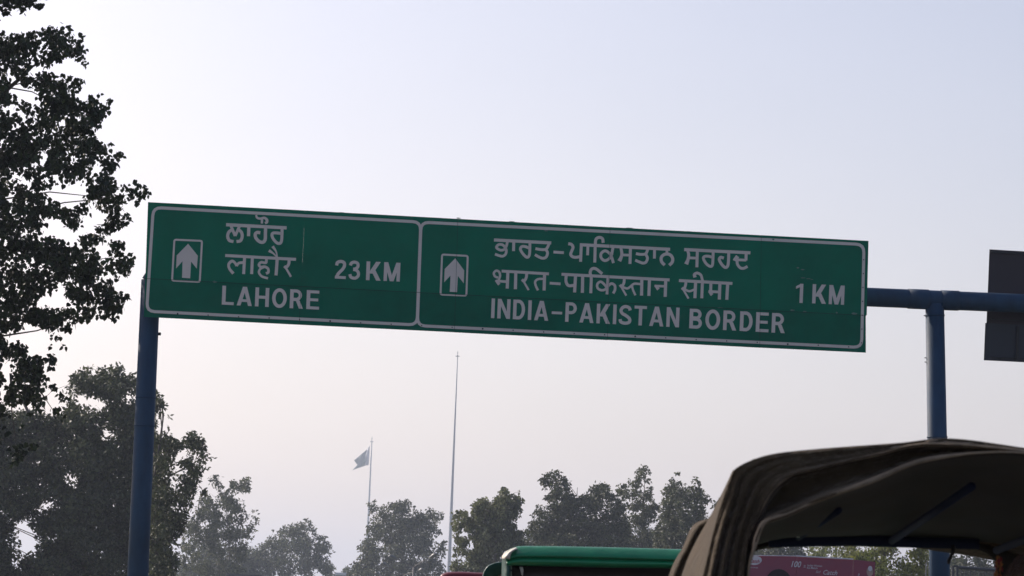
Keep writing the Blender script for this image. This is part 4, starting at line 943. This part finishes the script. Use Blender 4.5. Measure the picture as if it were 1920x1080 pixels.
# ---- green canopy rickshaw
YG = 19.4
gn_x = at(1145, 1040, YG).x
gn = thing('auto_rickshaw', 'green vinyl topped auto rickshaw with worn cream corner ahead of the brown one', 'auto rickshaw', (gn_x, YG, 0))
top = [(943, 1046), (950, 1036), (962, 1028.5), (976, 1025), (1010, 1024.8), (1060, 1025.4), (1150, 1027.3), (1240, 1029.8), (1310, 1033), (1350, 1044)]
def off_row(row, dx, dy, d): return [(x + dx, y + dy, d) for x, y in row]
mid = [(950, 1052), (957, 1048), (966, 1045), (980, 1044), (1012, 1044), (1060, 1044.5), (1150, 1047), (1240, 1049.5), (1308, 1052), (1346, 1055)]
low = [(951, 1062), (957, 1061), (967, 1060.5), (980, 1060.5), (1012, 1061), (1060, 1062), (1150, 1064), (1240, 1065), (1305, 1066), (1343, 1068)]
patch('canopy', [off_row(top, 0, .5, YG + .12), off_row(top, 0, 0, YG + .05), [(x, y, YG) for x, y in [(a[0] * .6 + b_[0] * .4, a[1] * .6 + b_[1] * .4) for a, b_ in zip(top, mid)]],
      [(x, y - 1.5, YG - .035) for x, y in mid], [(x, y + .5, YG + .0) for x, y in mid], [(x * .5 + a * .5, y * .5 + b_ * .5, YG - .03) for (x, y), (a, b_) in zip(mid, low)], [(x, y, YG + .01) for x, y in low]], M['green_vinyl'], gn, n=80, sub=3)
def shiftg(row, y2, z2, cx, sc):
    out = []
    for X, Y, d in row:
        p = at(X, Y, d); q = Vector((cx + (p.x - cx) * sc, y2, p.z + z2)); a_ = to_px(q); out.append((a_[0], a_[1], y2))
    return out
tg = off_row(top, 0, .6, YG + .12)
patch('roof_sheet', [tg, shiftg(tg, YG + .7, .0, gn_x, 1), shiftg(tg, YG + 1.4, -.04, gn_x, .97), shiftg(tg, YG + 1.9, -.14, gn_x, .94)], M['green_vinyl'], gn, n=50, sub=3, th=.006)
patch('worn_corner', [[(940.5, 1047.5, YG + .15), (943, 1041, YG + .15), (950, 1034, YG + .15), (960, 1028.5, YG + .1), (968, 1026.3, YG + .05)],
      [(946, 1047.5, YG - .04), (948, 1043, YG - .05), (953, 1037, YG - .05), (961, 1031.5, YG - .05), (968, 1028, YG - .02)],
      [(956, 1048, YG - .05), (957, 1042, YG - .06), (960, 1036, YG - .06), (965, 1032, YG - .05), (970, 1029, YG - .03)]], M['cream'], gn, n=24, sub=4)
hood = [(902, 1095), (905.5, 1080), (908, 1071), (914, 1062.5), (922, 1058), (930, 1055.5), (942, 1053.5)]
patch('front_hood', [[(x - .3, y, YG + 1.9) for x, y in hood], [(x, y, YG + 1.5) for x, y in hood], [(x + 2, y + 2, YG + 1.46) for x, y in hood], [(x + 11, y + 9, YG + 1.48) for x, y in hood], [(x + 20, y + 17, YG + 1.5) for x, y in hood]], M['green_dark'], gn, n=30, sub=4)
patch('side_curtain', [[(941.5, 1053, YG + .9), (941, 1075, YG + .9), (940, 1100, YG + .9)], [(943, 1047, YG + .14), (945, 1072, YG + .14), (945, 1100, YG + .14)], [(951, 1050, YG), (951, 1072, YG), (951, 1100, YG)], [(958, 1052, YG + .02), (957, 1072, YG + .02), (957, 1100, YG + .02)]], M['green_dark'], gn, n=20, sub=3)
patch('cab_panel', [[(920, 1064, YG + 1.62), (918, 1082, YG + 1.62), (918, 1110, YG + 1.62)], [(941, 1062, YG + 1.60), (941, 1082, YG + 1.6), (941, 1110, YG + 1.6)]], mat('tan_panel', (0.28, 0.20, 0.16), .6, noise=.2, nscale=10), gn, n=8)
il = [(960, 1058, YG + .10), (1010, 1057, YG + .10), (1110, 1060, YG + .10), (1240, 1062, YG + .10), (1340, 1066, YG + .10)]
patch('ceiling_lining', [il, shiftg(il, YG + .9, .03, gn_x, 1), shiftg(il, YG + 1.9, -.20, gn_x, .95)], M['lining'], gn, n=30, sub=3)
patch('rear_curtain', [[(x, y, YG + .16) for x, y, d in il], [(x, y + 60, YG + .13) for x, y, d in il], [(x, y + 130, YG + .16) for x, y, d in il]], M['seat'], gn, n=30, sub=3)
patch('tie_strap', [[(974, 1063, YG + .02), (976, 1069, YG + .0), (978, 1078, YG + .01)], [(980, 1063.5, YG + .03), (981, 1069, YG + .02), (980, 1080, YG + .02)]], M['cream'], gn, n=12, sub=3)
lower_body(gn, gn_x, YG + .05, 1.25, M['body_yellow'], M['body_green'], 1.5)

# ---- red canopy rickshaw, farther
YR = 30.0; rd_x = at(955, 1080, YR).x
rd = thing('auto_rickshaw', 'dark red topped auto rickshaw mostly hidden behind the green one', 'auto rickshaw', (rd_x, YR, 0))
topr = [(824, 1090), (826, 1080), (833, 1075.3), (845, 1073.2), (870, 1073), (910, 1075), (1000, 1079), (1060, 1082), (1080, 1085), (1086, 1100)]
patch('canopy', [off_row(topr, 0, .4, YR + .12), off_row(topr, 0, 0, YR), off_row(topr, 1, 8, YR - .05), off_row(topr, 2, 17, YR - .02), off_row(topr, 2, 24, YR)], M['red_vinyl'], rd, n=50, sub=3)
tr_ = off_row(topr, 0, .5, YR + .12)
patch('roof_sheet', [tr_, shiftg(tr_, YR + .9, 0, rd_x, 1), shiftg(tr_, YR + 1.9, -.12, rd_x, .95)], M['red_vinyl'], rd, n=40, sub=3)
lower_body(rd, rd_x, YR + .05, 1.25, M['body_yellow'], M['body_green'], 1.5)

# ------------------------------------------------------------------ passenger
M['skin'] = mat('skin', (0.22, 0.11, 0.07), .5); M['hair'] = mat('brown_hair', (0.12, 0.055, 0.035), .45, noise=.4, nscale=60, stretch=(1, 1, .15), bump=.5, bscale=200, sheen=.3)
M['shirt'] = mat('maroon_shirt', (0.10, 0.03, 0.03), .8, noise=.1); M['trousers'] = mat('trousers', (0.03, 0.03, 0.04), .8)
hp = at(1960, 1120, 8.98); px0, py0 = hp.x, hp.y
per = thing('person', 'passenger with brown hair seated inside the brown rickshaw at the right edge', 'person', (px0, py0, 0))
def skinned(name, V, E, Rr, m, parent, root_i=0, lev=2):
    me = bpy.data.meshes.new(name); me.from_pydata([tuple(Vector(p) - base_of(parent)) for p in V], E, []); me.materials.append(m)
    o = bpy.data.objects.new(name, me); COL.objects.link(o); o.parent = parent
    s_ = o.modifiers.new('skin', 'SKIN'); s_.use_smooth_shade = True
    for i, q in enumerate(me.skin_vertices[0].data): q.radius = (Rr[i], Rr[i]) if not hasattr(Rr[i], '__len__') else Rr[i]; q.use_root = (i == root_i)
    o.modifiers.new('sub', 'SUBSURF').levels = lev; o.modifiers['sub'].render_levels = lev
    return o
zs = hp.z
V = [(px0, py0, .80), (px0, py0 - .01, 1.0), (px0, py0, zs - .32), (px0, py0, zs - .20), (px0, py0, zs - .08), (px0, py0 + .01, zs + .04),
     (px0 - .17, py0, zs - .26), (px0 - .22, py0 + .08, zs - .50), (px0 - .14, py0 + .30, zs - .58), (px0 + .17, py0, zs - .26), (px0 + .22, py0 + .08, zs - .50), (px0 + .14, py0 + .30, zs - .58),
     (px0 - .10, py0 + .05, .80), (px0 - .13, py0 + .46, .82), (px0 - .13, py0 + .50, .40), (px0 + .10, py0 + .05, .80), (px0 + .13, py0 + .46, .82), (px0 + .13, py0 + .50, .40)]
E_ = [(0, 1), (1, 2), (2, 3), (3, 4), (4, 5), (2, 6), (6, 7), (7, 8), (2, 9), (9, 10), (10, 11), (0, 12), (12, 13), (13, 14), (0, 15), (15, 16), (16, 17)]
skinned('body', V, E_, [(.15, .11), (.14, .10), (.12, .09), .055, (.075, .085), (.075, .09), .06, .045, .032, .06, .045, .032, .085, .07, .045, .085, .07, .045], M['shirt'], per)
hb = MB(); g2 = random.Random(3); vs = []; fs = []
for i in range(13):
    for j in range(24):
        th = math.pi * i / 12; ph = 2 * math.pi * j / 24; rr = 1 + .05 * math.sin(ph * 5 + i) + .03 * g2.random()
        lo = 1.0 if th < 1.9 else 1.0
        vs.append(Vector((px0 + .098 * rr * math.sin(th) * math.cos(ph), py0 - .01 + .115 * rr * math.sin(th) * math.sin(ph), zs + .02 + .125 * rr * math.cos(th))))
for i in range(12):
    for j in range(24): fs.append((i * 24 + j, (i + 1) * 24 + j, (i + 1) * 24 + (j + 1) % 24, i * 24 + (j + 1) % 24))
o = obj('hair', vs, fs, M['hair'], per, smooth=True)
st = MB()
for k in range(420):                                   # loose strands
    th = g2.uniform(.1, 1.9); ph = g2.uniform(0, 6.28); p = Vector((px0 + .10 * math.sin(th) * math.cos(ph), py0 - .01 + .118 * math.sin(th) * math.sin(ph), zs + .02 + .127 * math.cos(th)))
    d = Vector((math.cos(ph), math.sin(ph), -.9)).normalized(); st.tube([p, p + d * .03 + Vector((0, 0, .008)), p + d * .055 - Vector((0, 0, .012))], [.0022, .0018, .0006], n=4, caps=False)
st.build('hair_strands', M['hair'], o, kind='stuff')
